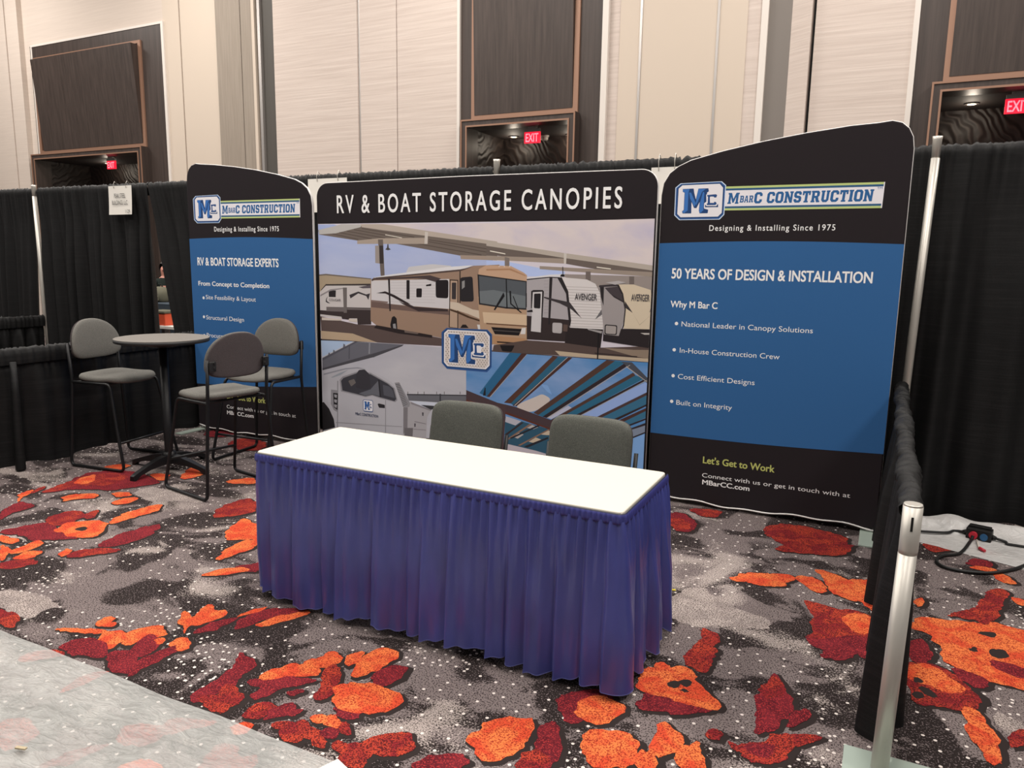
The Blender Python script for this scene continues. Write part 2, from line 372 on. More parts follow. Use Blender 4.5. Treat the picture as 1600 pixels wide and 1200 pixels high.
# ------------------------------------------------------------------ floor
T6 = (0, 700, 3.81); T7 = (0, 920, 2.857); T8 = (1000, 850, 2.667); T5 = (380, 640, 2.353); TP = (0, 0, 1.0); TR2 = (1000, 480, 3.242)
O, RD, MR, PL, DK = 1, 2, 3, 4, 5
BLOBS = [
 (PL, T8, [(120,230),(200,190),(270,180),(300,220),(370,240),(380,270),(500,300),(540,330),(520,360),(420,345),(300,330),(250,345),(160,310),(120,310)]),
 (PL, T8, [(1490,700),(1560,740),(1600,740),(1560,800),(1500,760)]),
 (PL, T6, [(800,260),(900,230),(980,250),(1100,280),(1220,310),(1180,330),(1060,310),(960,320),(840,300)]),
 (PL, T6, [(0,850),(120,850),(300,900),(350,950),(230,960),(200,1010),(120,1000),(60,960),(0,930)]),
 (MR, T6, [(240,265),(440,190),(520,150),(640,140),(800,140),(960,200),(900,215),(780,235),(640,250),(520,240),(420,245),(330,260)]),
 (RD, T6, [(250,262),(430,195),(560,160),(700,150),(760,180),(640,225),(480,215),(340,255)]),
 (O, T6, [(440,205),(530,165),(570,160),(560,190),(500,215)]),
 (O, T6, [(900,160),(960,150),(1010,175),(960,190),(920,180)]),
 (O, T6, [(620,110),(740,95),(770,110),(700,130),(630,130)]),
 (O, T6, [(1070,180),(1120,130),(1190,95),(1180,120),(1230,140),(1200,160),(1130,180)]),
 (O, T6, [(370,305),(400,280),(480,275),(560,272),(585,290),(540,300),(450,300),(390,318)]),
 (O, T6, [(660,440),(720,400),(820,370),(920,335),(960,350),(930,375),(840,400),(740,430),(690,445)]),
 (MR, T6, [(570,590),(640,545),(760,500),(880,465),(950,455),(940,480),(840,540),(740,570),(640,585)]),
 (MR, T6, [(0,490),(110,475),(200,460),(280,440),(330,470),(370,510),(480,540),(300,545),(180,545),(130,510),(60,520)]),
 (RD, T6, [(280,430),(340,395),(420,380),(490,380),(510,410),(440,430),(400,455),(330,465)]),
 (RD, T6, [(500,405),(540,385),(585,370),(560,410),(520,420)]),
 (O, T6, [(325,490),(370,460),(440,440),(530,440),(570,430),(630,450),(600,470),(605,495),(560,530),(480,530),(400,515)]),
 (DK, T6, [(465,482),(505,474),(495,492)]),
 (O, T6, [(0,520),(60,530),(110,550),(60,565),(0,550)]),
 (O, T6, [(50,620),(130,590),(230,550),(260,570),(200,595),(100,630)]),
 (O, T6, [(100,650),(150,620),(210,615),(250,620),(180,650),(120,665)]),
 (RD, T6, [(0,690),(80,670),(160,670),(215,680),(180,700),(60,712),(0,710)]),
 (O, T6, [(0,575),(40,590),(45,630),(20,660),(0,670)]),
 (RD, T6, [(410,630),(480,610),(560,600),(650,600),(740,605),(640,625),(540,635),(430,655)]),
 (O, T6, [(365,630),(400,605),(410,620),(380,640)]),
 (MR, T6, [(0,390),(70,340),(140,320),(190,345),(150,370),(80,375),(20,420),(0,425)]),
 (O, T6, [(100,310),(140,265),(200,245),(190,265),(140,285),(115,320)]),
 (RD, T6, [(190,260),(270,225),(260,240),(200,270)]),
 (O, T6, [(670,270),(740,262),(790,275),(740,288),(690,285)]),
 (O, T6, [(670,325),(730,300),(820,300),(760,325),(690,338)]),
 (RD, T6, [(1260,410),(1310,360),(1400,320),(1500,295),(1530,370),(1430,395),(1340,410)]),
 (O, T6, [(1340,520),(1390,470),(1440,425),(1520,440),(1545,540),(1440,545),(1370,540)]),
 (O, T6, [(1280,665),(1350,610),(1430,560),(1545,545),(1530,590),(1420,620),(1330,660)]),
 (MR, T6, [(1410,710),(1480,690),(1560,685),(1560,720),(1480,735)]),
 (O, T6, [(1200,755),(1280,735),(1420,715),(1470,730),(1400,745),(1260,762)]),
 (O, T6, [(1350,200),(1420,185),(1520,180),(1520,215),(1420,210)]),
 (RD, T6, [(0,955),(40,985),(80,980),(100,1020),(80,1060),(40,1065),(0,1040)]),
 (O, T7, [(810,105),(850,105),(860,135),(910,80),(945,75),(930,110),(1015,95),(960,135),(880,155),(840,165),(830,200),(818,150)]),
 (O, T7, [(550,250),(560,210),(620,185),(680,170),(730,170),(725,205),(680,215),(640,215),(600,245)]),
 (O, T7, [(270,180),(360,178),(450,185),(455,200),(360,195),(280,188)]),
 (O, T7, [(430,230),(470,190),(545,185),(535,225),(500,270),(460,260)]),
 (O, T7, [(430,155),(470,130),(510,145),(460,165)]),
 (O, T7, [(470,165),(520,150),(500,170)]),
 (MR, T7, [(280,260),(340,230),(430,225),(470,260),(460,300),(400,300),(310,280)]),
 (MR, T7, [(470,300),(540,280),(610,300),(600,360),(560,380),(480,340)]),
 (MR, T7, [(600,270),(640,215),(690,215),(700,250),(660,300),(610,300)]),
 (O, T7, [(775,270),(790,220),(845,220),(845,250),(800,275)]),
 (O, T7, [(690,230),(720,225),(715,245)]),
 (MR, T7, [(570,380),(640,320),(740,270),(780,255),(790,275),(700,320),(640,350),(600,385)]),
 (MR, T7, [(870,190),(960,150),(1060,130),(1000,165),(900,195)]),
 (MR, T7, [(1050,180),(1090,130),(1180,100),(1300,90),(1370,90),(1300,120),(1200,130),(1100,170)]),
 (O, T7, [(1150,155),(1240,125),(1380,95),(1370,115),(1260,145),(1180,170)]),
 (O, T7, [(1060,125),(1120,100),(1200,80),(1140,105)]),
 (MR, T7, [(840,490),(920,430),(1010,390),(1050,330),(1060,285),(1090,310),(1140,320),(1110,370),(1060,400),(1020,430),(960,470),(890,510)]),
 (RD, T7, [(885,490),(940,475),(985,480),(990,440),(1020,435),(1060,470),(1075,520),(1030,515),(1000,550),(950,530)]),
 (O, T7, [(1170,400),(1200,370),(1290,345),(1360,340),(1400,360),(1410,390),(1340,390),(1260,405),(1200,425)]),
 (O, T7, [(1370,320),(1440,310),(1460,285),(1510,300),(1510,330),(1460,345),(1400,345)]),
 (MR, T7, [(1110,430),(1150,400),(1200,425),(1300,400),(1400,400),(1420,420),(1300,430),(1200,470),(1140,495),(1130,470),(1180,440)]),
 (RD, T7, [(1410,460),(1440,440),(1440,380),(1500,330),(1520,400),(1500,440),(1440,490)]),
 (MR, T7, [(1280,465),(1320,455),(1355,460),(1320,478)]),
 (O, T7, [(1490,440),(1540,425),(1590,450),(1600,520),(1560,540),(1530,490),(1500,470)]),
 (RD, T7, [(1100,560),(1140,525),(1215,515),(1200,545),(1150,580)]),
 (MR, T7, [(1170,585),(1220,540),(1280,525),(1300,535),(1230,575)]),
 (MR, T7, [(1280,560),(1350,540),(1320,570)]),
 (RD, T7, [(1225,600),(1310,595),(1280,620),(1240,615)]),
 (RD, T7, [(1270,630),(1320,620),(1360,670),(1340,690),(1290,660)]),
 (RD, T7, [(1330,620),(1370,600),(1400,640),(1450,680),(1430,710),(1380,670)]),
 (O, T7, [(1460,580),(1490,570),(1510,590),(1500,620),(1470,610)]),
 (O, T7, [(1400,575),(1425,570),(1440,595),(1415,595)]),
 (RD, T7, [(1525,600),(1560,605),(1555,640),(1530,630)]),
 (MR, T7, [(1440,640),(1480,620),(1500,650),(1470,665)]),
 (MR, T7, [(1480,540),(1540,530),(1600,560),(1600,590),(1520,580)]),
 (RD, T7, [(1470,700),(1510,680),(1560,690),(1620,700),(1660,730),(1640,790),(1580,790),(1530,740)]),
 (RD, T7, [(0,585),(120,590),(130,640),(180,660),(80,700),(0,730)]),
 (RD, T7, [(80,310),(200,280),(300,290),(220,310),(100,330)]),
 (RD, T7, [(290,450),(380,395),(470,370),(460,390),(340,440)]),
 (RD, T7, [(530,680),(560,620),(640,600),(720,620),(700,680),(600,700)]),
 (RD, T7, [(720,640),(780,580),(900,590),(940,600),(880,620),(760,640)]),
 (MR, T7, [(170,790),(300,740),(480,690),(470,710),(280,790)]),
 (RD, T7, [(900,790),(950,720),(1000,690),(1060,710),(1040,760),(1130,740),(1150,800),(900,810)]),
 (O, T7, [(500,810),(620,760),(700,770),(720,810)]),
 (O, T7, [(1020,620),(1090,600),(1130,620),(1060,640)]),
 (O, T5, [(330,1040),(400,1000),(560,1040),(570,1090),(400,1120)]),
 (O, T5, [(375,920),(430,890),(440,905),(390,945)]),
 (O, T5, [(400,985),(440,910),(520,875),(580,915),(520,930),(450,970)]),
 (MR, T5, [(480,1000),(500,960),(600,940),(580,980),(520,1015)]),
 (O, TP, [(728,1152),(760,1135),(800,1122),(832,1126),(828,1148),(800,1172),(770,1186),(748,1184)]),
 (MR, TP, [(842,1142),(868,1122),(872,1170),(858,1200),(838,1200)]),
 (RD, TP, [(800,1200),(832,1172),(860,1200)]),
 (RD, TP, [(560,1165),(640,1140),(650,1165),(600,1185)]),
 (MR, TP, [(868,1098),(912,1076),(965,1092),(930,1120),(890,1128)]),
 (O, TP, [(898,1108),(926,1088),(975,1100),(960,1120),(928,1135)]),
 (O, TP, [(905,1150),(960,1140),(1000,1160),(985,1200),(930,1200)]),
 (MR, TP, [(640,1195),(700,1180),(730,1190),(700,1210)]),
 (RD, T8, [(560,20),(640,0),(890,0),(870,20),(840,50),(740,40),(620,35)]),
 (RD, TP, [(1185,828),(1225,818),(1290,830),(1330,845),(1300,862),(1240,858)]),
 (MR, TP, [(1040,800),(1080,806),(1085,830),(1055,830)]),
 (RD, TP, [(1044,812),(1066,810),(1080,824),(1060,832)]),
 (RD, TP, [(1080,795),(1130,798),(1118,808),(1090,806)]),
 (O, T8, [(360,150),(420,128),(560,125),(630,135),(620,160),(560,180),(500,165)]),
 (O, T8, [(650,145),(690,130),(730,150),(770,190),(760,210),(700,180)]),
 (O, T8, [(730,105),(830,130),(860,155),(900,150),(1005,155),(1000,195),(940,190),(960,225),(920,245),(860,220),(800,205),(790,170),(760,130)]),
 (O, T8, [(930,250),(970,235),(1005,260),(1000,300)]),
 (MR, T8, [(690,390),(800,380),(900,385),(1000,400),(990,420),(900,440),(880,470),(800,478),(760,460),(790,440),(720,420)]),
 (RD, T8, [(690,240),(770,255),(800,280),(880,270),(950,300),(1015,340),(1015,380),(940,385),(870,370),(800,390),(690,390),(740,360),(690,320),(740,300),(700,265)]),
 (O, T8, [(860,300),(920,285),(990,330),(980,370),(920,370),(870,350)]),
 (MR, T8, [(900,435),(1000,420),(990,495),(950,485)]),
 (RD, T8, [(180,490),(200,450),(260,410),(250,350),(310,370),(335,410),(300,430),(300,500),(270,530),(220,510)]),
 (MR, T8, [(20,630),(100,640),(200,660),(310,690),(200,705),(100,700),(0,690)]),
 (O, T8, [(0,570),(20,530),(90,530),(130,520),(190,525),(240,560),(200,570),(240,590),(300,640),(340,690),(260,680),(200,660),(140,640),(60,620),(10,600)]),
 (DK, T8, [(120,585),(145,580),(140,597)]), (DK, T8, [(180,580),(202,575),(196,590)]), (DK, T8, [(165,610),(195,606),(200,618)]),
 (MR, T8, [(480,770),(490,690),(510,610),(550,545),(580,560),(600,620),(630,670),(590,720),(560,770),(500,785)]),
 (RD, T8, [(505,620),(550,548),(585,575),(590,625),(550,640)]),
 (MR, T8, [(610,765),(650,705),(690,690),(710,710),(670,745)]),
 (RD, T8, [(380,820),(420,840),(480,830),(560,800),(620,800),(720,795),(750,815),(680,840),(590,850),(590,890),(540,910),(480,890),(430,870),(400,860)]),
 (MR, T8, [(440,850),(520,830),(560,840),(540,870),(480,870)]),
 (O, T8, [(40,860),(80,800),(70,740),(130,760),(160,820),(120,870),(60,880)]),
 (O, T8, [(0,850),(40,890),(40,940),(0,940)]),
 (O, T8, [(145,870),(200,840),(250,830),(240,880),(260,940),(160,940)]),
 (RD, T8, [(275,800),(310,780),(340,795),(310,815)]),
 (O, T8, [(65,505),(95,498),(125,510),(95,522)]),
 (MR, T8, [(1120,410),(1180,400),(1220,450),(1220,480),(1160,500),(1120,480)]),
 (MR, T8, [(1290,510),(1340,520),(1440,560),(1440,610),(1380,590)]),
 (O, T8, [(1140,320),(1220,310),(1320,330),(1480,330),(1560,360),(1640,370),(1640,620),(1530,590),(1460,560),(1380,530),(1290,510),(1270,450),(1230,390),(1200,370),(1140,360)]),
 (MR, T8, [(1440,480),(1540,510),(1640,530),(1640,565),(1520,540)]),
 (DK, T8, [(1460,455),(1490,440),(1530,455),(1500,480)]), (DK, T8, [(1370,440),(1400,430),(1400,450)]), (DK, T8, [(1420,375),(1470,370),(1460,385)]),
 (O, T8, [(1160,230),(1180,225),(1180,255),(1150,265)]),
 (RD, T8, [(1280,300),(1330,280),(1400,270),(1440,230),(1440,200),(1500,190),(1545,215),(1500,240),(1490,290),(1440,340),(1400,320),(1340,300)]),
 (O, T8, [(1545,220),(1600,240),(1600,260),(1560,240)]),
 (RD, T8, [(1100,510),(1180,500),(1260,530),(1350,580),(1400,640),(1400,680),(1330,690),(1260,680),(1200,670),(1150,660),(1130,620),(1100,560)]),
 (O, T8, [(1120,515),(1180,505),(1250,540),(1330,590),(1300,620),(1200,590),(1120,560)]),
 (DK, T8, [(1150,560),(1172,575),(1150,580)]), (DK, T8, [(1170,600),(1220,620),(1230,645),(1200,630)]), (DK, T8, [(1140,625),(1170,620),(1160,640)]),
 (O, T8, [(1340,700),(1400,690),(1450,760),(1500,880),(1500,910),(1460,920),(1420,850),(1380,770)]),
 (RD, T8, [(1180,0),(1260,5),(1320,25),(1240,35),(1190,15)]),
 (O, T8, [(1400,10),(1480,30),(1510,55),(1430,45)]),
 (MR, T8, [(1350,80),(1420,65),(1480,95),(1440,100)]),
 (O, T8, [(1365,95),(1440,98),(1490,110),(1430,112)]),
 (O, T8, [(1480,130),(1530,130),(1560,170),(1510,160)]),
 (RD, T8, [(1530,840),(1590,770),(1620,830),(1560,850)]),
 (RD, TP, [(350,690),(400,683),(420,700),(380,706)]),
 (MR, TP, [(318,676),(350,672),(372,680),(330,684)]),
]
def build_floor():
    bm = bmesh.new()
    vs = [bm.verts.new(p) for p in ((-24, -9, 0), (9, -9, 0), (9, 6, 0), (-24, 6, 0))]
    bm.faces.new(vs)
    order = [b for b in BLOBS]
    n = 0
    rnd = random.Random(3)
    for kind, (ox, oy, sc), pts in order:
        P = [onz(ox+x/sc, oy+y/sc) for x, y in pts]
        P = chaikin(P, 2)
        # fray the woven edge
        Q = []
        for a, b in zip(P, P[1:]+P[:1]):
            k = max(1, int((b-a).length/.012))
            for j in range(k): Q.append(a.lerp(b, j/k))
        c0 = sum(Q, Vector())/len(Q)
        P = [p+(p-c0).normalized()*(.015+.026*noise.noise(p*14)+.014*noise.noise(p*37+Vector((5, 5, 5))))+Vector((rnd.gauss(0, .0025), rnd.gauss(0, .0025), 0)) for p in Q]
        z = .0006+n*.000012
        if kind in (O, RD, MR):
            c = sum(P, Vector())/len(P)
            D = [p+(p-c).normalized()*(.008+.02*max(0, noise.noise(p*6)))+Vector((.016, -.006, 0)) for p in P]
            poly(bm, [Vector((p.x, p.y, .0003+n*.000002)) for p in D], DK)
        if kind == O and n % 2 == 0 and len(P) > 60:
            sh = Vector((rnd.uniform(-.05, .05), rnd.uniform(-.06, -.02), 0))
            c = sum(P, Vector())/len(P)
            U = [c+(p-c)*.92+sh+(p-c).normalized()*.03*noise.noise(p*11) for p in P]
            poly(bm, [Vector((p.x, p.y, z-.000006)) for p in U], MR)
        poly(bm, [Vector((p.x, p.y, z)) for p in P], kind)
        n += 1
    for f in bm.faces:
        f.normal_update()
        if f.normal.z < 0: f.normal_flip()
    o = link('floor', bm, [CARPET, C_OR, C_RED, C_MAR, C_PAL, C_DRK], fix=False); o['kind'] = 'structure'
build_floor()

# ------------------------------------------------------------------ hall shell: back wall with three doors
W = 4.0
HZ = CEIL
struct('ceiling', B(-24, 9, -9, 8, CEIL, CEIL+.1), M['ceiling'])
def wallseg(x0, x1, m, y=W, z0=0, z1=HZ, th=.25):
    return struct('wall_back', B(x0, x1, y, y+th, z0, z1), m)
_tn = [0]
def trim(x0, x1, y0, y1, z0, z1, m):
    _tn[0] += 1
    return struct('trim_%d' % _tn[0], B(x0, x1, y0, y1, z0, z1), m)
wallseg(-24, -16.14, M['wall'], W-.1); wallseg(-16.10, -15.72, M['wall'], W-.1)
trim(-16.14, -16.10, W-.06, W+.1, 0, HZ, M['white'])
wallseg(-15.72, -15.46, M['wall']); wallseg(-15.46, -11.76, M['wall'], W, 5.66, HZ)
wallseg(-11.76, -11.36, M['wall2']); trim(-11.36, -11.33, W+.03, W+.2, 0, HZ, M['alu']); wallseg(-11.33, -10.48, M['wall2'])
trim(-11.79, -11.73, W-.03, W, 0, 5.68, M['white']); trim(-15.49, -15.45, W-.03, W, 0, 5.68, M['white']); trim(-15.45, -11.79, W-.03, W, 5.64, 5.68, M['white'])
wallseg(-10.48, -9.93, M['greywood'], W-.02); wallseg(-9.915, -9.66, M['greywood'], W-.02); trim(-9.93, -9.915, W+.02, W+.2, 0, HZ, M['black'])
trim(-9.66, -9.60, W-.04, W+.2, 0, HZ, M['wall2']); trim(-9.60, -9.545, W+.2, W+.3, 0, HZ, M['black'])
trim(-9.545, -9.49, W-.03, W+.2, 0, HZ, M['alu']); wallseg(-9.49, -9.19, M['darkgrey'], W+.02)
wallseg(-9.19, -7.54, M['fabricwall'], W-.05); trim(-7.54, -7.49, W-.03, W+.1, 0, HZ, M['alu']); wallseg(-7.49, -6.83, M['fabricwall'], W-.05)
trim(-6.83, -6.815, W-.02, W+.1, 0, HZ, M['alu']); wallseg(-6.815, -5.80, M['fabricwall'], W-.05); trim(-5.80, -5.755, W-.06, W+.1, 0, HZ, M['white'])
trim(-3.66, -3.58, W-.06, W+.1, 0, HZ, M['white']); wallseg(-3.58, -3.44, M['fabricwall']); wallseg(-3.44, -3.18, M['wall2'], W-.01)
trim(-3.18, -3.15, W-.02, W+.1, 0, HZ, M['alu']); wallseg(-3.15, -2.23, M['wall2'], W-.01); trim(-2.23, -2.20, W-.02, W+.1, 0, HZ, M['alu'])
wallseg(-2.20, -1.88, M['wall2'], W-.01); wallseg(-1.88, -1.72, M['fabricwall']); trim(-1.72, -1.645, W-.03, W+.1, 0, HZ, M['white'])
wallseg(-1.645, -1.39, M['midgrey'], W+.02)
bm = bmesh.new()
vs = [bm.verts.new(p) for p in ((-1.39, W+.02, 0), (-1.16, W-.12, 0), (-1.16, W-.12, HZ), (-1.39, W+.02, HZ))]
bm.faces.new(vs); vs2 = [bm.verts.new(p) for p in ((-1.16, W+.2, 0), (-1.16, W+.2, HZ))]; bm.faces.new((vs[1], vs2[0], vs2[1], vs[2]))
struct('wall_back', bm, M['fabricwall'])
trim(-1.16, -1.125, W+.1, W+.2, 0, HZ, M['black'])
wallseg(-1.125, -.14, M['fabricwall'], W-.05); trim(-.14, -.085, W-.07, W+.1, 0, HZ, M['white'])
wallseg(2.4, 9, M['wall'])

def door(n, x0, x1, ox0, ox1, ztop, exit_x, lamp_xs, exit_label, lamp_labels, det_x):
    """dark walnut niche x0..x1 with a portal box ox0..ox1 and a tilted panel above"""
    root = bpy.data.objects.new('door_%d' % n, None); COL.objects.link(root); root['kind'] = 'structure'
    root.location = (ox0, W, 0)
    def part(name, bm, m):
        for v in bm.verts: v.co -= Vector((ox0, W, 0))
        return link(name, bm, m, root)
    H = 3.61
    bm = bmesh.new(); box(bm, x0, ox0, W-.02, W+.2, 0, ztop); box(bm, ox1, x1, W-.02, W+.2, 0, ztop); box(bm, ox0, ox1, W-.02, W+.2, H, ztop)
    part('wood_surround', bm, M['darkwood'])
    # portal box
    d = .17; t = .1
    bm = bmesh.new(); box(bm, ox0, ox0+t, W-d, W+.15, 0, H); box(bm, ox1-t, ox1, W-d, W+.15, 0, H); box(bm, ox0+t, ox1-t, W-d, W+.15, H-t, H)
    part('portal_frame', bm, M['darkwood'])
    bm = bmesh.new()
    for a in (0, t-.018):
        box(bm, ox0+a, ox0+a+.02, W-d-.012, W-d, 0, H-a-.022); box(bm, ox1-a-.02, ox1-a, W-d-.012, W-d, 0, H-a-.022); box(bm, ox0+a, ox1-a, W-d-.012, W-d, H-a-.022, H-a)
    part('copper_edge', bm, M['copper'])
    # copper frame and tilted panel above
    zt = min(5.43, ztop-.2) if ztop < 6 else ztop
    fx0, fx1 = ox0+.1, ox1-.02
    bm = bmesh.new(); box(bm, fx0, fx0+.07, W-.05, W-.02, H+.08, zt-.05); box(bm, fx1-.07, fx1, W-.05, W-.02, H+.08, zt-.05); box(bm, fx0, fx1, W-.05, W-.02, H, H+.08)
    if ztop < 6: box(bm, fx0, fx1, W-.05, W-.02, zt-.05, zt)
    part('copper_surround', bm, M['copper'])
    px0, px1 = fx0+(.14 if ztop < 6 else .055), fx1-.075
    lean = .13 if ztop < 6 else .15
    zp1 = zt-.07 if ztop < 6 else ztop
    bm = bmesh.new()
    q = [(px0, W-.055, H+.07), (px1, W-.055, H+.07), (px1, W-.055-lean, zp1), (px0, W-.055-lean, zp1)]
    qb = [(px0, W-.05, H+.07), (px1, W-.05, H+.07), (px1, W-.05, zp1), (px0, W-.05, zp1)]
    a = [bm.verts.new(p) for p in q]; b = [bm.verts.new(p) for p in qb]
    bm.faces.new(a); bm.faces.new(b[::-1])
    for i in range(4): bm.faces.new((a[i], b[i], b[(i+1) % 4], a[(i+1) % 4]))
    part('tilted_panel', bm, M['darkwood'])
    # recess behind the opening
    rx0, rx1, rd, rh = ox0+t, ox1-t, 1.0, H-t
    bm = bmesh.new(); box(bm, rx0-.1, rx1+.1, W+.15, W+rd, rh, rh+.08); part('recess_ceiling', bm, M['recess'])
    bm = bmesh.new(); box(bm, rx0-.1, rx1+.1, W+rd, W+rd+.1, 0, rh); box(bm, rx0-.1, rx0-.02, W+.15, W+rd, 0, rh); box(bm, rx1+.02, rx1+.1, W+.15, W+rd, 0, rh)
    part('wallpaper_recess', bm, M['wallpaper'])
    # exit sign
    ey = W+.14; exit_x = ony(*exit_x, ey).x
    e = thing('exit_sign', exit_label, 'exit sign', (exit_x, ey, rh))
    link('canopy', B(-.09, .09, -.04, .04, -.035, 0), M['alu'], e)
    link('housing', B(-.16, .16, -.028, .028, -.095, -.035), M['alu'], e)
    link('sign_panel', B(-.165, .165, -.018, .018, -.30, -.095), M['exitred'], e)
    L = letters('lettering', 'EXIT', Vector((-.135, -.019, -.275)), Vector((.135, -.019, -.275)), .15, M['exitpale'], [c for c in e.children if c.name.startswith('sign_panel')][0], bold=.02, off=.003)
    e.scale = (.72, .72, .72)
    for lx, ly, lb in lamp_labels:
        l = thing('downlight', lb, 'ceiling light', (lx, W+ly, rh-.012), 0, 'recess downlights')
        link('trim_ring', lathe(bmesh.new(), [(.075, 0), (.075, .012), (.05, .012), (.05, .002)], seg=24), M['recess'], l)
        link('lamp', lathe(bmesh.new(), [(.045, -.002), (.045, .011)], seg=20), M['lamp'], l)
        ld = bpy.data.lights.new('downlight_beam', 'POINT'); ld.energy = 3; ld.color = (1, .86, .7); ld.shadow_soft_size = .05
        lo = bpy.data.objects.new('downlight_beam', ld); COL.objects.link(lo); lo.location = (lx, W+ly, rh-.12)
    if det_x is not None:
        s = thing('smoke_detector', det_x[1], 'smoke detector', (det_x[0], W+.85, rh))
        link('base', lathe(bmesh.new(), [(.075, -.02), (.075, 0)], seg=24), M['white'], s)
        link('sensor_cap', lathe(bmesh.new(), [(.03, -.07), (.055, -.06), (.065, -.02)], seg=24), M['white'], s)
    return root
door(1, -15.46, -11.76, -15.52, -12.29, 5.66, (174, 250), None, 'glowing red exit sign under the recess behind the far left drape',
     [(-14.45, .7, 'small lit downlight left of the far left exit sign'), (-12.85, .9, 'small lit downlight right of the far left exit sign')], (-13.25, 'small round smoke detector right of the far left exit sign'))
door(2, -5.755, -3.66, -5.67, -3.95, HZ, (832, 212), None, 'glowing red exit sign in the middle doorway above the centre banner',
     [(-5.3, .75, 'small lit downlight left of the middle exit sign'), (-4.45, .9, 'small lit downlight right of the middle exit sign')], (-4.85, 'small round smoke detector beside the middle exit sign'))
door(3, -.085, 2.4, .09, 2.3, HZ, (1591, 165), None, 'glowing red exit sign in the right doorway at the photo edge',
     [(.52, .6, 'small lit downlight left of the right exit sign')], None)

# ------------------------------------------------------------------ pipe and drape
def drape(name, ax, ax2, z0, z1, label, folds=14, amp=.035, seed=1, top=.10, parent=None, group='black drapes', gather=1.0, ripple=.015, cols=None, bunch=1.0):
    """cloth hung from a rod: ax = (A_top, B_top) ground points along the rod, ax2 the same at the hem"""
    rnd = random.Random(seed)
    A, Bp = Vector((*ax[0], 0)), Vector((*ax[1], 0)); A2, B2 = Vector((*ax2[0], 0)), Vector((*ax2[1], 0))
    L = (Bp-A).length; e = (Bp-A).normalized(); n = Vector((e.y, -e.x, 0))
    nc = cols or max(24, int(L/.014)); rows = [0, .012, .03, .06, .1, .16, .25, .36, .48, .6, .72, .84, .93, 1.0]
    ph = [rnd.uniform(0, 6.28) for _ in range(8)]
    def prof(x, t):
        w = x*folds/L*2*PI
        a = math.sin(w+ph[0]+1.3*math.sin(.37*w+ph[1]))+.5*math.sin(1.73*w+ph[2]+.8*math.sin(.21*w))+.35*math.sin(.43*w+ph[3])
        g = math.sin(w*4.7+ph[4]+math.sin(w*1.1))*.6+math.sin(w*7.3+ph[5])*.5
        k = min(1, t*3.2)
        return a*amp*k*(0.75+.35*t)+g*ripple*max(0, 1-t*4.5)*gather
    root = thing(name, label, 'drape', (0, 0, 0), 0, group) if parent is None else parent
    bm = bmesh.new(); grid = []
    H = z1-z0
    for i in range(nc+1):
        x = i/nc; col = []
        P = A.lerp(Bp, x); Q = A2.lerp(B2, x)
        hem = .012*math.sin(x*folds*3.1+ph[6])*bunch
        # behind the rod and over it
        jig = .010*noise.noise(Vector((x*L*26, seed, 0)))+.009*noise.noise(Vector((x*L*62, seed, 3)))
        for (dy, dz) in ((.022, -top), (.028, -.03), (.02, .012+jig), (0, .03+jig*1.6), (-.02, .014+jig)):
            col.append(bm.verts.new(P+n*(-dy)+n*prof(x*L, 0)*.4+Vector((0, 0, z1+dz))))
        for t in rows:
            G = P.lerp(Q, t); z = z1-.02-(H-.02)*t+(hem if t > .9 else 0)
            d = prof(x*L, t)
            if .028 < t*H < top+.04: d *= .8
            col.append(bm.verts.new(G+n*(.026*max(0, 1-t*6)+d)+Vector((0, 0, z))))
        grid.append(col)
    for a, b in zip(grid, grid[1:]):
        for j in range(len(a)-1):
            f = bm.faces.new((a[j], b[j], b[j+1], a[j+1])); f.smooth = True
    o = link('cloth', bm, M['drape'], root, fix=False)
    bm = bmesh.new(); tube(bm, [A+e*.01+Vector((0, 0, z1-.012)), Bp-e*.01+Vector((0, 0, z1-.012))], .011, 10); link('rod', bm, M['pole'], root)
    return root
FT = .3048
Z8 = 8*FT-.03
g0 = ony(238, 336, 0); gL = ony(248, 512, 0); gR = ony(274, 512, 0)
gb = gL.z
kx = (gL.x-g0.x)/(g0.z-gL.z); kr = (gR.x-g0.x)/(g0.z-gR.z)
xl = g0.x+kx*g0.z; xr = g0.x+kr*g0.z
sl = ony(57, 300, 0).x
drape('pipe_drape', ((-12.4, 0), (sl-.03, 0)), ((-12.0, 0), (sl-.27, 0)), .03, Z8, 'black drape hanging left of the farthest left pole', 11, .03, 1)
drape('pipe_drape', ((sl+.04, .0), (g0.x-.02, .0)), ((sl+.07, 0), (xl, 0)), .03, Z8, 'wide black drape behind the round bistro table carrying the small company card', 9, .05, 2)
drape('pipe_drape', ((g0.x+.0, -.012), (-6.15, -.012)), ((xr, -.012), (-6.12, -.012)), .03, Z8, 'black drape edge pulled open beside the left blue banner', 3, .03, 3)
drape('pipe_drape', ((-6.04, 0), (-3.08, 0)), ((-6.04, 0), (-3.08, 0)), .03, Z8, 'black back drape rising above the left half of the centre banner', 12, .03, 4)
drape('pipe_drape', ((-3.02, 0), (.045, 0)), ((-3.02, 0), (.03, 0)), .03, Z8, 'black back drape between the centre banner and the right silver pole', 12, .03, 5)
drape('pipe_drape', ((.07, 0), (3.0, 0)), ((.02, 0), (3.0, 0)), .05, Z8, 'tall black drape at the far right beyond the low rail', 8, .04, 6)
# side rails
def low_drape(x, y0, y1, label, seed, z1=.925, folds=12, amp=.035):
    return drape('rail_drape', ((x, y0), (x, y1)), ((x, y0), (x, y1)), .02, z1, label, folds, amp, seed, group='low side rail drapes')
left_rail = low_drape(-6.15, -.10, -3.4, 'low black drape on the side rail behind the bar stools', 11, folds=10, amp=.026)
low_drape(-9.14, -.06, -3.0, "low black drape in the neighbouring booth left of its pole", 12)
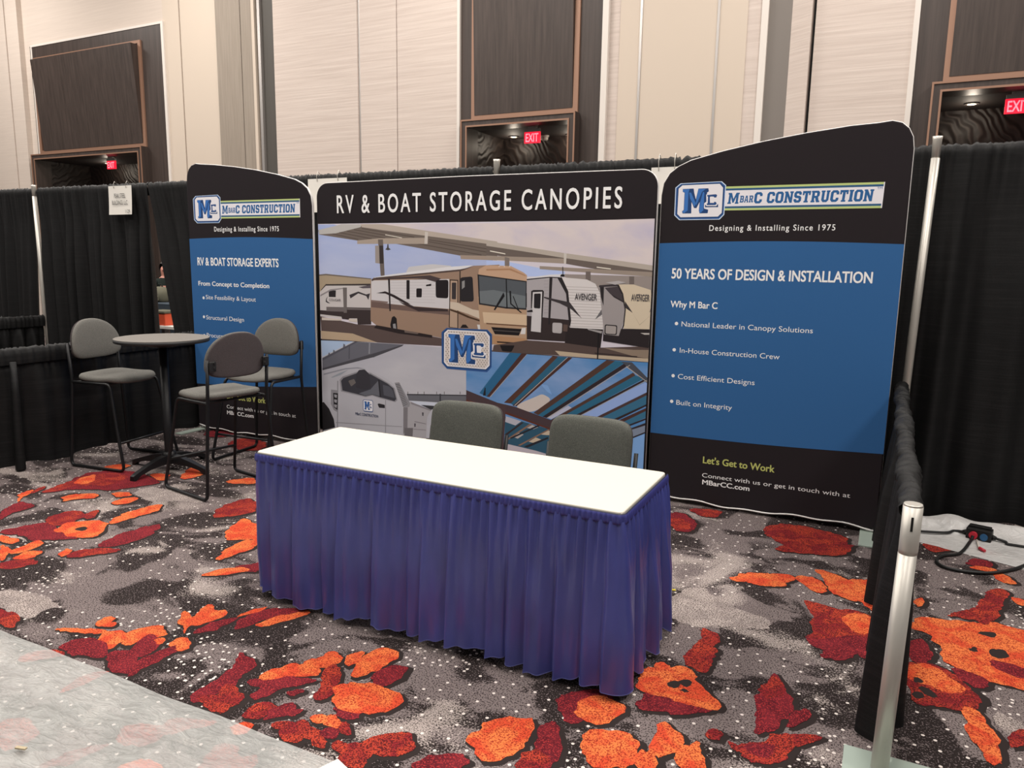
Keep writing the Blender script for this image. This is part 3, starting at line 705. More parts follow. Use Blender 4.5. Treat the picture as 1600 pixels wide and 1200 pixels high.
# right rail: cloth bunched along the rod, hanging to the carpet
def right_rail():
    root = thing('rail_drape', 'low black drape bunched on the right side rail behind the front post', 'drape', (0, 0, 0), 0, 'low side rail drapes')
    rnd = random.Random(9); bm = bmesh.new(); n = 420; seg = 16; rings = []
    y0, y1 = -.15, -2.93
    for i in range(n+1):
        s = i/n; y = y0+(y1-y0)*s
        r = .034+.0035*math.sin(s*330+3*math.sin(s*31))+.003*math.sin(s*197+1)+.004*math.sin(s*17)
        ring = []
        for k in range(seg):
            a = 2*PI*k/seg
            rr = r*(1+.10*math.sin(a*2+s*40)+.05*math.sin(a*3+s*290))+.005*noise.noise(Vector((math.cos(a)*2, s*70, math.sin(a)*2)))
            ring.append(bm.verts.new((rr*math.cos(a), y+.012*math.sin(a*1+s*40), .915+rr*math.sin(a))))
        rings.append(ring)
    for a, b in zip(rings, rings[1:]):
        for k in range(seg):
            f = bm.faces.new((a[k], a[(k+1) % seg], b[(k+1) % seg], b[k])); f.smooth = True
    link('gathered_sleeve', bm, M['drape'], root)
    bm = bmesh.new(); grid = []
    for i in range(n+1):
        s = i/n; y = y0+(y1-y0)*s; col = []
        for t in (0, .04, .1, .2, .35, .5, .65, .8, .92, 1):
            a = .05*math.sin(s*2*PI*9.5+.9*math.sin(s*13))+.022*math.sin(s*2*PI*17+1)
            g = .008*math.sin(s*210)*(1-t)
            col.append(bm.verts.new((a*min(1, t*2+.2)*(.7+.5*t)-.02*t+g, y-.03*t*s, .9-.885*t)))
        grid.append(col)
    for a, b in zip(grid, grid[1:]):
        for j in range(len(a)-1): f = bm.faces.new((a[j], b[j], b[j+1], a[j+1])); f.smooth = True
    link('cloth', bm, M['drape'], root, fix=False)
    link('rod', tube(bmesh.new(), [(0, -.115, .915), (0, -2.965, .915)], .014, 10), M['pole'], root)
right_rail()
# dark gathered leg of cloth in front of the left rail
P0 = onz(33, 736, .0); 
bm = bmesh.new(); T0 = onx(20, 566, -6.06)
tube(bm, [Vector((P0.x, P0.y, 0.012)), Vector((P0.x, P0.y, .03)), Vector((P0.x, P0.y, .2)).lerp(T0, .1), Vector((P0.x, P0.y, 0)).lerp(T0, .7), T0], [.036, .036, .033, .028, .022], 12)
link('cloth_tail', bm, M['drape'], left_rail)

def pole(x, y, h, label, group, lean=0.0, r=.0258, plate=.22):
    t_ = thing('upright_pole', label, 'pole', (x, y, 0), 0, group)
    bm = bmesh.new(); tube(bm, [(0, 0, .01), (lean*.5, 0, h*.5), (lean, 0, h-.13)], r, 14); link('tube', bm, M['pole'], t_)
    bm = bmesh.new(); tube(bm, [(lean, 0, h-.14), (lean, 0, h-.02), (lean, 0, h)], [r*.92, r*1.02, r*1.15], 14); link('slotted_head', bm, M['pole'], t_)
    link('base_plate', B(-plate, plate, -plate, plate, 0, .008, bev=.002), M['plate'], t_)
    return t_
pole(0.012, -.085, 8*FT+.04, 'tall silver pole beside the right blue banner', 'tall drape poles', .05, plate=.085)
pole(-3.05, -.012, 8*FT+.05, 'tall silver pole whose tip shows above the centre banner', 'tall drape poles')
pole(-6.09, .03, 8*FT-.02, 'tall silver pole behind the left blue banner', 'tall drape poles')
pole(-9.14, -.03, 8*FT+.03, 'tall silver pole at the far left between two black drapes', 'tall drape poles', -.03)
fp = thing('rail_post', 'short silver post at the front end of the right side rail', 'post', (0, -3.0, 0))
bm = bmesh.new(); tube(bm, [(-.015, 0, .008), (0, 0, .80)], .0272, 18); link('tube', bm, M['pole'], fp)
bm = bmesh.new(); tube(bm, [(0, 0, .80), (.001, 0, .815), (.002, 0, .955)], [.0268, .0278, .0286], 18); tube(bm, [(.002, 0, .955), (.002, 0, .961)], [.0286, .026], 18); link('slotted_head', bm, M['pole'], fp)
link('slot', B(-.001, .006, -.0302, -.0272, .88, .925), M['black'], fp)
link('base_plate', B(-.125, .21, -.22, .16, 0, .008, bev=.002), M['plate'], fp)

# cards hung on the back drape
def card(u0, v0, u1, v1, y, label, lines=()):
    a = ony(u0, v0, y); b = ony(u1, v1, y)
    c = thing('sign_card', label, 'sign', (a.x, y, b.z), 0, 'cards hung on the back drape')
    w = b.x-a.x; h = a.z-b.z
    bm = bmesh.new(); N = 8; rows = []
    for j in range(N+1):
        z = h*j/N; cy = -.012*(1-j/N)**2
        rows.append([bm.verts.new((w*i/4, cy+.004*math.sin(i*1.4)*(1-j/N), z)) for i in range(5)])
    for p, q in zip(rows, rows[1:]):
        for i in range(4): bm.faces.new((p[i], p[i+1], q[i+1], q[i]))
    cardo = link('card', bm, M['paper'], c, smooth=True)
    for fx in (.25, .78):
        bm = bmesh.new(); zz = Z8+.02-b.z
        tube(bm, [(w*fx, -.002, h-.025), (w*fx, -.006, h), (w*fx, -.012, zz-.02), (w*fx, .01, zz+.03), (w*fx, .04, zz)], .0025, 6); link('wire_hook', bm, M['pole'], c)
    for s, x0, x1, z, cap in lines:
        letters('lettering', s, Vector((w*x0, -.016*(1-z)**2, h*z)), Vector((w*x1, -.016*(1-z)**2, h*z)), cap, M['ink'], cardo, bold=.0, off=.008)
    return c
card(169, 291, 208, 335, -.075, 'white card with booth lettering hung on the left drape', [('PEAK STEEL', .27, .75, .58, .045), ('BUILDINGS, LLC.', .18, .86, .34, .045), ('1129', .76, .95, .05, .035)])
card(481, 280, 543, 331, -.075, 'blank white card edge showing between the left and centre banners')
card(1018, 262, 1062, 318, -.075, 'blank white card edge showing between the centre and right banners')

# ------------------------------------------------------------------ banners
class Panel:
    def __init__(s, x0, y): s.x0 = x0; s.y = y; s.n = 0
    def w(s, u, v): return ony(u, v, s.y)
class Print:
    """one flat printed mesh made of many inked areas laid over each other"""
    def __init__(s, pan, clip=(-99, 99)): s.clip = clip; s.p = pan; s.bm = bmesh.new(); s.mats = []; s.k = 0
    def mi(s, m):
        if m not in s.mats: s.mats.append(m)
        return s.mats.index(m)
    def add3(s, pts, m, smooth=0):
        lo, hi = s.clip
        pts = [Vector((min(max(p.x, lo), hi), 0, p.z)) for p in pts]
        if smooth == 1: pts = rounded(pts)
        elif smooth: pts = chaikin(pts, smooth)
        y = s.p.y-.0008-s.k*.00001; s.k += 1
        poly(s.bm, [Vector((p.x, y, p.z)) for p in pts], s.mi(m))
    def add(s, T, pts, m, smooth=0):
        if isinstance(m, str): m = ink(m)
        s.add3([s.p.w(T[0]+x/T[2], T[1]+y/T[2]) for x, y in pts], m, smooth)
    def top(s): return .0008+s.k*.00001+.0002
    def done(s, name, parent):
        for f in s.bm.faces:
            f.normal_update()
            if f.normal.y > 0: f.normal_flip()
        for v in s.bm.verts: v.co -= parent.location
        o = link(name, s.bm, s.mats, parent, fix=False)
        return o
def arc(c, r, a0, a1, n=8): return [Vector((c[0]+r*math.cos(R(a0+(a1-a0)*i/n)), 0, c[1]+r*math.sin(R(a0+(a1-a0)*i/n)))) for i in range(n+1)]
def slab(root, outline, y, th=.032):
    """pillow-edged fabric sleeve over a tube frame: black print on the front, white back and edge"""
    c = sum(outline, Vector())/len(outline)
    def ring(yy, inset):
        out = []
        n = len(outline)
        for i, p in enumerate(outline):
            t = (outline[(i+1) % n]-outline[i-1]).normalized(); nn = Vector((t.z, 0, -t.x))
            if nn.dot(p-c) < 0: nn = -nn
            q = p-nn*inset; out.append(Vector((q.x, yy, q.z)))
        return out
    rings = [ring(y, .012), ring(y+.003, .004), ring(y+.009, 0), ring(y+.022, 0), ring(y+.03, .004), ring(y+th, .012)]
    bm = bmesh.new(); vr = [[bm.verts.new(p) for p in r_] for r_ in rings]; n = len(outline)
    for i, (a, b) in enumerate(zip(vr, vr[1:])):
        for k in range(n):
            f = bm.faces.new((a[k], a[(k+1) % n], b[(k+1) % n], b[k])); f.material_index = 0 if i < 1 else 1; f.smooth = True
    for r_, mi in ((rings[0], 0), (rings[-1], 1)): poly(bm, r_, mi)
    bmesh.ops.remove_doubles(bm, verts=bm.verts, dist=1e-5)
    o = link('fabric_sleeve', bm, [BLACKINK, M['bannerwhite']]); o.parent = root; o.matrix_parent_inverse = Matrix.Translation(-root.location)
    return o
BLACKINK = mat('black_print_fabric', '#262124', .75, spec=.15)
NAVY, MID = '#2b4d78', '#3f73b3'
H6 = (680, 505, 15.0)
OCT = [(270,110),(1230,150),(1335,260),(1325,1030),(1220,1145),(280,1065),(160,930),(155,210)]
OCTI = [(300,150),(1200,195),(1285,310),(1280,990),(1190,1080),(290,1005),(210,910),(215,230)]
OCTM = [(285,128),(1215,170),(1312,284),(1304,1012),(1206,1114),(284,1036),(184,920),(184,220)]
M_D = [(315,250),(575,262),(595,380),(640,560),(690,275),(930,290),(945,375),(905,400),(895,650),(850,680),(850,830),(950,870),(940,965),(745,950),(725,870),(735,640),(665,800),(605,790),(540,620),(545,930),(335,912),(320,850),(360,815),(360,355),(315,325)]
M_L = [[(320,262),(480,262),(455,350),(455,840),(370,905),(335,880),(330,850),(370,815),(370,350),(320,320)],
       [(470,360),(520,370),(640,660),(625,750),(605,740),(500,520)],
       [(690,280),(870,300),(780,370),(700,600),(655,720),(640,690),(672,420)],
       [(805,370),(838,400),(835,870),(770,935),(738,930),(733,870),(748,650)]]
C_H = [(885,455),(1150,445),(1172,560),(1090,585),(1085,680),(1200,695),(1205,840),(845,810),(845,690),(900,675)]
C_D = [(910,470),(1120,470),(1150,500),(1130,560),(1080,555),(1070,530),(990,520),(975,540),(985,690),(1080,700),(1085,670),(1130,680),(1150,740),(1110,760),(930,745),(900,720),(930,690),(930,520),(905,500)]
C_B = [(868,715),(900,765),(1140,790),(1182,730),(1187,826),(868,797)]
_bp = Panel(0, -.455)
def _norm(p):
    q = _bp.w(H6[0]+p[0]/15, H6[1]+p[1]/15)
    return q
_o = [_norm(p) for p in OCT]; _bx0, _bx1 = min(p.x for p in _o), max(p.x for p in _o); _bz0, _bz1 = min(p.z for p in _o), max(p.z for p in _o)
def badge(pr, x0, x1, z0, z1, plate, rim=True):
    def mp(pts): return [Vector((x0+(q.x-_bx0)/(_bx1-_bx0)*(x1-x0), 0, z0+(q.z-_bz0)/(_bz1-_bz0)*(z1-z0))) for q in (_norm(p) for p in pts)]
    if rim:
        o = mp(OCT); c = sum(o, Vector())/8
        pr.add3([c+(p-c)*1.035 for p in o], ink('#c9d4e4'))
    pr.add3(mp(OCT), ink('#33548a')); pr.add3(mp(OCTM), ink('#25456f')); pr.add3(mp(OCTI), ink('#e6dedc'))
    if plate:
        o = mp(OCTI); c = sum(o, Vector())/8; pr.add3([c+(p-c)*.95 for p in o], M['badgeplate'])
        m = mp(M_D); c = sum(m, Vector())/len(m); pr.add3([c+(p-c)*1.07 for p in m], ink('#e6dedc'))
    pr.add3(mp(M_D), ink('#25426e'))
    for L_ in M_L: pr.add3(mp(L_), ink('#3f70b0'))
    pr.add3(mp(C_H), ink('#e6dedc')); pr.add3(mp(C_D), ink('#2b4b7c')); pr.add3(mp(C_B), ink('#25426e'))

def sky_ink(c1, c2, sc, lo=.35, hi=.7):
    m = mat('print_sky', c1, .72, spec=.18); t = NT(m)
    t.base(t.ramp(t.noise(t.coord((sc*.6, 1, sc*1.5)), 1.0, 4, .55, .4), lo, hi, lin(c1), lin(c2))); return m
SLAB = {
 'C': (.80, [[(0,.18),(.18,0),(.62,0),(.8,.16),(.8,.36),(.54,.36),(.54,.24),(.48,.2),(.32,.2),(.27,.26),(.27,.74),(.32,.8),(.48,.8),(.54,.76),(.54,.64),(.8,.64),(.8,.84),(.62,1),(.18,1),(0,.82)]], []),
 'O': (.82, [[(0,.18),(.18,0),(.64,0),(.82,.18),(.82,.82),(.64,1),(.18,1),(0,.82)]], [[(.27,.26),(.32,.2),(.5,.2),(.55,.26),(.55,.74),(.5,.8),(.32,.8),(.27,.74)]]),
 'N': (.90, [[(0,0),(.36,0),(.36,.14),(.30,.14),(.30,.55),(.60,0),(.84,0),(.84,.86),(.9,.86),(.9,1),(.54,1),(.54,.86),(.62,.86),(.62,.45),(.30,1),(0,1),(0,.86),(.07,.86),(.07,.14),(0,.14)]], []),
 'S': (.76, [[(0,.32),(0,.16),(.16,0),(.6,0),(.76,.16),(.76,.44),(.62,.58),(.3,.62),(.26,.66),(.26,.76),(.31,.8),(.46,.8),(.5,.76),(.5,.68),(.74,.68),(.74,.86),(.6,1),(.16,1),(0,.84),(0,.56),(.14,.42),(.46,.38),(.5,.34),(.5,.24),(.45,.2),(.31,.2),(.26,.24),(.26,.32)]], []),
 'T': (.80, [[(.18,0),(.62,0),(.62,.14),(.53,.14),(.53,.8),(.62,.8),(.62,.64),(.8,.64),(.8,1),(0,1),(0,.64),(.18,.64),(.18,.8),(.27,.8),(.27,.14),(.18,.14)]], []),
 'R': (.88, [[(0,0),(.4,0),(.4,.14),(.33,.14),(.33,.38),(.42,.38),(.55,0),(.88,0),(.88,.14),(.8,.14),(.7,.45),(.82,.58),(.82,.86),(.68,1),(0,1),(0,.86),(.07,.86),(.07,.14),(0,.14)]], [[(.33,.56),(.5,.56),(.55,.6),(.55,.78),(.5,.82),(.33,.82)]]),
 'U': (.86, [[(.07,.18),(.24,0),(.62,0),(.79,.18),(.79,.86),(.86,.86),(.86,1),(.5,1),(.5,.86),(.55,.86),(.55,.26),(.5,.2),(.38,.2),(.33,.26),(.33,.86),(.38,.86),(.38,1),(0,1),(0,.86),(.07,.86)]], []),
 'I': (.42, [[(0,0),(.42,0),(.42,.14),(.35,.14),(.35,.86),(.42,.86),(.42,1),(0,1),(0,.86),(.07,.86),(.07,.14),(0,.14)]], []),
 'M': (1.05, [[(0,0),(.34,0),(.34,.14),(.28,.14),(.28,.62),(.46,.1),(.59,.1),(.77,.62),(.77,.14),(.71,.14),(.71,0),(1.05,0),(1.05,.14),(.98,.14),(.98,.86),(1.05,.86),(1.05,1),(.74,1),(.525,.45),(.31,1),(0,1),(0,.86),(.07,.86),(.07,.14),(0,.14)]], []),
 'B': (.82, [[(0,0),(.66,0),(.82,.14),(.82,.42),(.74,.5),(.8,.58),(.8,.86),(.66,1),(0,1),(0,.86),(.07,.86),(.07,.14),(0,.14)]], [[(.33,.18),(.55,.18),(.55,.42),(.33,.42)], [(.33,.58),(.53,.58),(.53,.82),(.33,.82)]]),
 'A': (.90, [[(0,0),(.32,0),(.32,.14),(.28,.14),(.31,.26),(.57,.26),(.6,.14),(.54,.14),(.54,0),(.9,0),(.9,.14),(.84,.14),(.6,1),(.28,1),(.06,.14),(0,.14)]], [[(.35,.42),(.53,.42),(.44,.78)]])}
def slab_text(pr, s, x0, x1, z, cap, m, paper, shear=.08):
    tot = sum(SLAB[c][0] for c in s)+.09*(len(s)-1); k = (x1-x0)/tot; x = 0
    for c in s:
        w, solid, holes = SLAB[c]
        for g, col in [(q, m) for q in solid]+[(q, paper) for q in holes]:
            pr.add3([Vector((x0+(x+a)*k+b*cap*shear, 0, z+b*cap)) for a, b in g], col)
        x += w+.09
WHITEINK = ink('#faf7f8'); YELLOWINK = ink('#b8b868')
def feet(root, xs, y):
    for x in xs:
        fpl = link('foot_plate', B(x-.045-root.location.x, x+.045-root.location.x, -.28, .11, 0, .012, bev=.003), M['plate'], root)
        bm = bmesh.new(); tube(bm, [(x-root.location.x, .016, .012), (x-root.location.x, .016, .055)], .012, 10); link('foot_socket', bm, M['alu'], fpl)
def hem(root, x0, x1, y, seed):
    bm = bmesh.new(); pts = []
    for i in range(40):
        s = i/39; pts.append(Vector((x0+(x1-x0)*s-root.location.x, y-.004+.006*math.sin(s*23+seed)-root.location.y, .034+.006*math.sin(s*29+seed)+.01*math.sin(s*9+seed))))
    tube(bm, pts, .0055, 8); return link('hem_edge', bm, M['bannerwhite'], root)
def line(root, pan, s, p0, p1, cap, m, bold, off=.0035, name='lettering', spacing=1.0, shear=0):
    a = pan.w(*p0); b = pan.w(*p1); z = (a.z+b.z)/2
    o = letters(name, s, Vector((a.x, pan.y, z)), Vector((b.x, pan.y, z)), cap, m, root, bold=bold, off=off, spacing=spacing, shear=shear)
    if root.get('category'): o.parent = [c for c in root.children if c.name.startswith('printed_graphic')][0]
    for v in o.data.vertices: v.co -= root.location
    return o
def bullet(pr, u, v, r=.012):
    c = pr.p.w(u, v); pr.add3([Vector((c.x+r*math.cos(k*PI/6), 0, c.z+r*math.sin(k*PI/6))) for k in range(12)], WHITEINK)

def side_banner(right):
    if right: y, x0, x1 = -.43, -1.562, -.062
    else: y, x0, x1 = -.485, -6.085, -4.572
    pan = Panel(x0, y); xc = (x0+x1)/2
    root = thing('banner_stand', 'tall blue banner with sloping top beside the right silver pole' if right else 'tall blue banner with sloping top behind the bar stools', 'banner', (xc, y, 0), 0, 'blue side banners')
    V = lambda x, z: Vector((x, 0, z))
    hx = x1 if right else x0; lx = x0 if right else x1; sg = 1 if right else -1   # high and low side
    top = []
    zl, zh = (2.335, 2.535) if right else (2.32, 2.525)
    # low corner arc, sloping crown, high corner arc
    P = [(lx, zl-.20), (lx+sg*.012, zl-.12), (lx+sg*.05, zl-.055), (lx+sg*.11, zl-.01), (lx+sg*.19, zl+.025), (lx+sg*.4, zl+.075), (lx+sg*.65, zl+.122), (lx+sg*.9, zl+.158), (lx+sg*1.15, zl+.185),
         (hx-sg*.2, zh-.008), (hx-sg*.13, zh), (hx-sg*.075, zh-.015), (hx-sg*.035, zh-.05), (hx-sg*.01, zh-.10), (hx, zh-.17)]
    out = [V(*p) for p in P]+[V(hx, .03), V(lx, .03)]
    if right: out = out[::-1]
    slab(root, out, y)
    pr = Print(pan)
    # blue field with a faintly arched upper edge
    e = .004
    N = 14; zt, zb0, zb1 = (1.815, .487, .525) if right else (1.838, .452, .553)
    up = [V(x0+e+(x1-x0-2*e)*i/N, zt+.016*math.sin(PI*i/N)) for i in range(N+1)]
    lo = [V(x1-e+(x0-x1+2*e)*i/N, zb1+(zb0-zb1)*i/N-.012*math.sin(PI*i/N)) for i in range(N+1)]
    pr.add3(up+lo, M['blueprint'])
    # logo strip
    if right:
        T = (1045, 270, 8.42); a = pan.w(1045+735/8.42, 270+195/8.42); b = pan.w(1383.3, 282.5); c = pan.w(1378, 325)
        ox0, ox1 = pan.w(1045+80/8.42, 270+560/8.42).x, pan.w(1045+738/8.42, 270+250/8.42).x
        oz1, oz0 = pan.w(1045+400/8.42, 270+130/8.42).z, pan.w(1045+400/8.42, 270+612/8.42).z
        sx0, sx1, sz1 = a.x-.02, b.x, (a.z+b.z)/2; sz0 = c.z
        sx1b = c.x
    else:
        ox0, ox1 = pan.w(280+115/5, 240+430/5).x, pan.w(280+322/5, 240+430/5).x
        oz1, oz0 = pan.w(280+210/5, 240+328/5).z, pan.w(280+210/5, 240+540/5).z
        a = pan.w(280+320/5, 240+362/5); b = pan.w(280+943/5, 240+360/5); c = pan.w(280+946/5, 240+498/5)
        sx0, sx1, sz1, sz0 = a.x-.02, b.x, (a.z+b.z)/2, c.z; sx1b = c.x
    H = sz1-sz0
    for f0, f1, col in ((0, 1, '#bcc77e'), (.085, .915, '#32587a'), (.17, .83, '#e6dedd')):
        ins = 0 if f0 == 0 else (.006 if f0 < .1 else .004)
        pr.add3([V(sx0, sz0+H*f0), V(sx1b+(sx1-sx1b)*f0-ins, sz0+H*f0), V(sx1b+(sx1-sx1b)*f1-ins, sz0+H*f1), V(sx0, sz0+H*f1)], ink(col))
    pr.add3([V(sx1b-.006, sz0), V(sx1b, sz0), V(sx1, sz1), V(sx1-.006, sz1)], ink('#e6dedd'))
    badge(pr, ox0, ox1, oz0, oz1, False)
    if right:
        for u, v in ((1057, 505.5), (1053.5, 546.5), (1051.8, 587), (1049.5, 627)): bullet(pr, u, v)
    else:
        for u, v in ((318.2, 465.3), (318.8, 495), (319.4, 524)): bullet(pr, u, v, .014)
    # company name in the strip, mixed capital sizes
    BL, PW = ink('#2f5f8f'), ink('#e6dedd')
    zb = sz0+H*.27; caph = H*.46
    Ls = ox1+.02; Lw = (sx1-.06)-Ls
    for tx, f0, f1, cap, dz in (('M', .0, .082, caph, 0), ('BAR', .09, .188, caph*.62, caph*.1), ('C', .194, .25, caph, 0), ('CONSTRUCTION', .285, 1.0, caph, 0)):
        slab_text(pr, tx, Ls+Lw*f0, Ls+Lw*f1, zb+dz, cap, BL, PW)
    off = pr.top(); gr = pr.done('printed_graphic', root)
    L = lambda s, p0, p1, cap, m=WHITEINK, bold=.0, **k: line(root, pan, s, p0, p1, cap, m, bold, off, **k)
    o = letters('lettering', 'TM', Vector((sx1-.04, y, sz1-H*.27)), Vector((sx1-.012, y, sz1-H*.27)), .013, BL, gr, off=off)
    for v in o.data.vertices: v.co -= root.location
    if right:
        L('Designing & Installing Since 1975', (1108, 361.5), (1305, 359), .036, bold=.012, spacing=1.22)
        L('50 YEARS OF DESIGN & INSTALLATION', (1049, 436), (1363, 441), .066, bold=.026)
        L('Why M Bar C', (1047.5, 480.5), (1121, 482), .043, bold=.022)
        L('National Leader in Canopy Solutions', (1064.7, 511), (1270, 519.5), .034)
        L('In-House Construction Crew', (1062, 551.5), (1218, 561), .034)
        L('Cost Efficient Designs', (1059, 592.5), (1179, 601), .034)
        L('Built on Integrity', (1056.7, 632), (1143.5, 641), .034)
        L("Let's Get to Work", (1098, 723.5), (1210, 738), .046, YELLOWINK, .026)
        L('Connect with us or get in touch with at', (1097, 744.5), (1328, 778.5), .029)
        L('MBarCC.com', (1097, 757.5), (1171, 766), .033, bold=.022)
    else:
        L('Designing & Installing Since 1975', (335, 361), (436, 362), .042, bold=.016, spacing=1.2)
        L('RV & BOAT STORAGE EXPERTS', (309, 414.5), (435.6, 417), .071, bold=.028)
        L('From Concept to Completion', (310.4, 446.6), (421, 449.6), .041, bold=.022)
        L('Site Feasibility & Layout', (322, 468), (400, 470.6), .039)
        L('Structural Design', (322.6, 500), (381.4, 501.8), .039)
        L('Procurement', (323.4, 527.5), (366, 529), .039)
        L("Let's Get to Work", (355, 623.5), (415, 629.5), .05, YELLOWINK, .026)
        L('Connect with us or get in touch at', (354.7, 639.2), (462.4, 651), .033)
        L('MBarCC.com', (355, 648), (396.7, 652), .036, bold=.022)
    hem(root, x0+.01, x1-.01, y, 1 if right else 2)
    feet(root, (x0+.03, x1-.05) if right else (x0+.04, x1-.12), y)
M['blueprint'] = mat('blue_print_fabric', '#34649a', .75, spec=.15)
side_banner(True); side_banner(False)

def centre_banner():
    y, x0, x1 = -.455, -4.552, -1.577
    pan = Panel(x0, y)
    root = thing('banner_stand', 'wide black centre banner printed with parked motorhomes under a canopy', 'banner', ((x0+x1)/2, y, 0))
    V = lambda x, z: Vector((x, 0, z)); r = .12; zt = 2.312
    out = [V(x0, .03)]+arc((x0+r, zt-.005-r), r, 180, 90)+[V((x0+x1)/2, zt+.004)]+arc((x1-r, zt-r), r, 90, 0)+[V(x1, .03)]
    slab(root, out, y)
    pr = Print(pan, (x0+.014, x1-.014)); A = pr.add
    H2 = (490, 340, 5.714); H3 = (760, 340, 5.218); H4 = (495, 520, 6.667); H5 = (725, 540, 5.333); P1 = (0, 0, 1.0)
    SKR, SKL = sky_ink('#dcd1d2', '#c0bad2', 2.4, .45, .72), sky_ink('#a3b3e0', '#bcc5e4', 1.8)
    SKT, SKB = sky_ink('#b5b5c0', '#c6c5cc', 2.0), sky_ink('#558bc4', '#8fa9d6', 2.2, .4, .75)
    A(P1, [(494,350),(1029,343),(1019,450),(1013,566),(770,549),(500,529)], '#d3c8cc')
    A(H2, [(20,62),(180,60),(560,180),(1600,380),(1640,640),(20,600)], SKL)
    A(H2, [(560,60),(1600,50),(1600,220),(1020,130)], SKR)
    A(H3, [(0,45),(1405,8),(1385,390),(640,290),(0,190)], SKR)
    A(H3, [(0,350),(150,355),(430,410),(640,440),(640,480),(330,480),(0,420)], '#b3bfe2')
    A(H3, [(600,460),(1365,480),(1360,640),(900,640)], '#958880')
    # canopy
    A(H2, [(35,112),(420,60),(1640,235),(1640,380),(1310,340),(740,235),(390,205),(50,152)], '#6f6259')
    A(H2, [(45,110),(180,78),(250,58),(430,60),(420,85),(200,140),(50,150)], '#b9b2aa')
    A(H2, [(420,58),(620,58),(1640,214),(1640,246),(1020,165),(600,110),(430,85)], '#b5a596')
    for a in ((170,142,400,192),(230,130,520,186),(300,118,640,180),(360,104,760,176),(430,95,900,170),(1030,195,1640,290),(1030,212,1600,315),(900,225,1500,330)):
        A(H2, [(a[0],a[1]),(a[2],a[3]),(a[2],a[3]+7),(a[0],a[1]+6)], '#54483f')
    A(H2, [(640,150),(790,178),(790,184),(640,156)], '#e3d8c6')
    A(H2, [(390,205),(580,185),(1000,180),(1000,235),(390,235)], '#a89787')
    A(H2, [(995,125),(1022,130),(1018,235),(990,235)], '#c8bcb0')
    A(H2, [(1310,335),(1640,345),(1640,382),(1315,370)], '#a08c7c')
    A(H2, [(575,195),(620,195),(635,520),(600,520)], '#6b5f58'); A(H2, [(550,250),(585,250),(590,410),(552,405)], '#9a8d84'); A(H2, [(585,250),(622,250),(625,410),(590,410)], '#3a3230')
    A(H2, [(640,284),(655,270),(660,236),(668,236),(672,270),(690,284),(665,292)], '#4a4542')
    A(H3, [(0,190),(640,290),(1375,390),(1368,484),(1000,440),(640,375),(0,300)], '#6a5d55')
    A(H3, [(0,190),(640,290),(1375,390),(1373,432),(640,330),(300,275),(0,230)], '#b3a597')
    A(H3, [(0,310),(640,335),(640,375),(0,342)], '#9e8d7e'); A(H3, [(632,290),(655,293),(650,378),(632,375)], '#c9beb2')
    A(H3, [(435,395),(1370,445),(1369,482),(780,445),(435,420)], '#98887a')
    A(H3, [(30,268),(155,292),(155,300),(30,276)], '#e3d8c6'); A(H3, [(900,400),(1015,415),(1015,423),(900,408)], '#e3d8c6')
    A(H3, [(150,320),(188,330),(188,400),(150,395)], '#7d7068'); A(H3, [(810,440),(850,440),(850,515),(810,505)], '#6e625c'); A(H3, [(1165,480),(1205,480),(1205,545),(1165,545)], '#6e625c')
    # far building and left trailer
    A(H2, [(40,512),(110,505),(515,545),(515,640),(45,660)], '#a8947a'); A(H2, [(40,508),(110,502),(515,543),(515,552),(110,515),(40,520)], '#6f6257')
    A(H2, [(60,660),(110,602),(515,600),(515,930),(60,880)], '#c6bcb6', 0)
    A(H2, [(110,594),(515,590),(515,606),(110,608),(70,650),(64,648)], '#403835')
    A(H2, [(400,620),(515,600),(515,630),(440,632)], '#5b5256')
    A(H2, [(60,826),(115,830),(115,796),(515,806),(515,955),(395,955),(390,900),(320,900),(315,912),(255,905),(250,885),(60,862)], '#3b3130')
    A(H2, [(115,796),(270,800),(270,840),(115,835)], '#6d6360'); A(H2, [(300,806),(515,812),(515,826),(300,822)], '#6d6360')
    A(H2, [(135,650),(200,650),(198,710),(137,708)], '#2a2526'); A(H2, [(262,625),(298,625),(298,850),(270,850)], '#6d6460')
    A(H2, [(320,690),(400,660),(470,686),(505,676),(490,735),(470,700),(400,676),(330,722)], '#3a3436')
    A(H2, [(60,690),(150,640),(262,628),(262,636),(150,655),(60,705)], '#8d8482')
    A(H2, [(130,700),(112,725),(108,750),(125,762),(150,766),(120,745),(118,728)], '#3a3436')
    # motorhome
    A(H2, [(510,565),(540,535),(1310,470),(1430,430),(1660,420),(1660,1040),(1150,1075),(560,960),(510,920)], '#987c68')
    A(H2, [(515,562),(1212,548),(1212,815),(880,790),(680,770),(515,745)], '#cdc5c2')
    for k in range(8):
        A(H2, [(690,580+k*24),(1085,576+k*26),(1085,579+k*26),(690,583+k*24)], '#b9b0ad')
    A(H2, [(515,745),(680,770),(880,795),(1212,826),(1212,870),(515,800)], '#6d5850')
    A(H2, [(515,735),(665,750),(660,765),(515,750)], '#7f6a62')
    A(H2, [(560,675),(640,658),(720,690),(870,775),(800,760),(700,705),(640,678)], '#2e2526')
    A(H2, [(740,720),(900,795),(1200,818),(1200,838),(960,835),(860,800)], '#3a2e2d')
    A(H2, [(760,745),(960,835),(940,838),(800,775)], '#3a2e2d')
    A(H2, [(540,545),(1040,515),(1140,545),(1090,575),(1000,550),(880,552),(1000,540),(540,556)], '#4a3d3c')
    A(H2, [(665,545),(682,545),(690,835),(678,835)], '#2a2223')
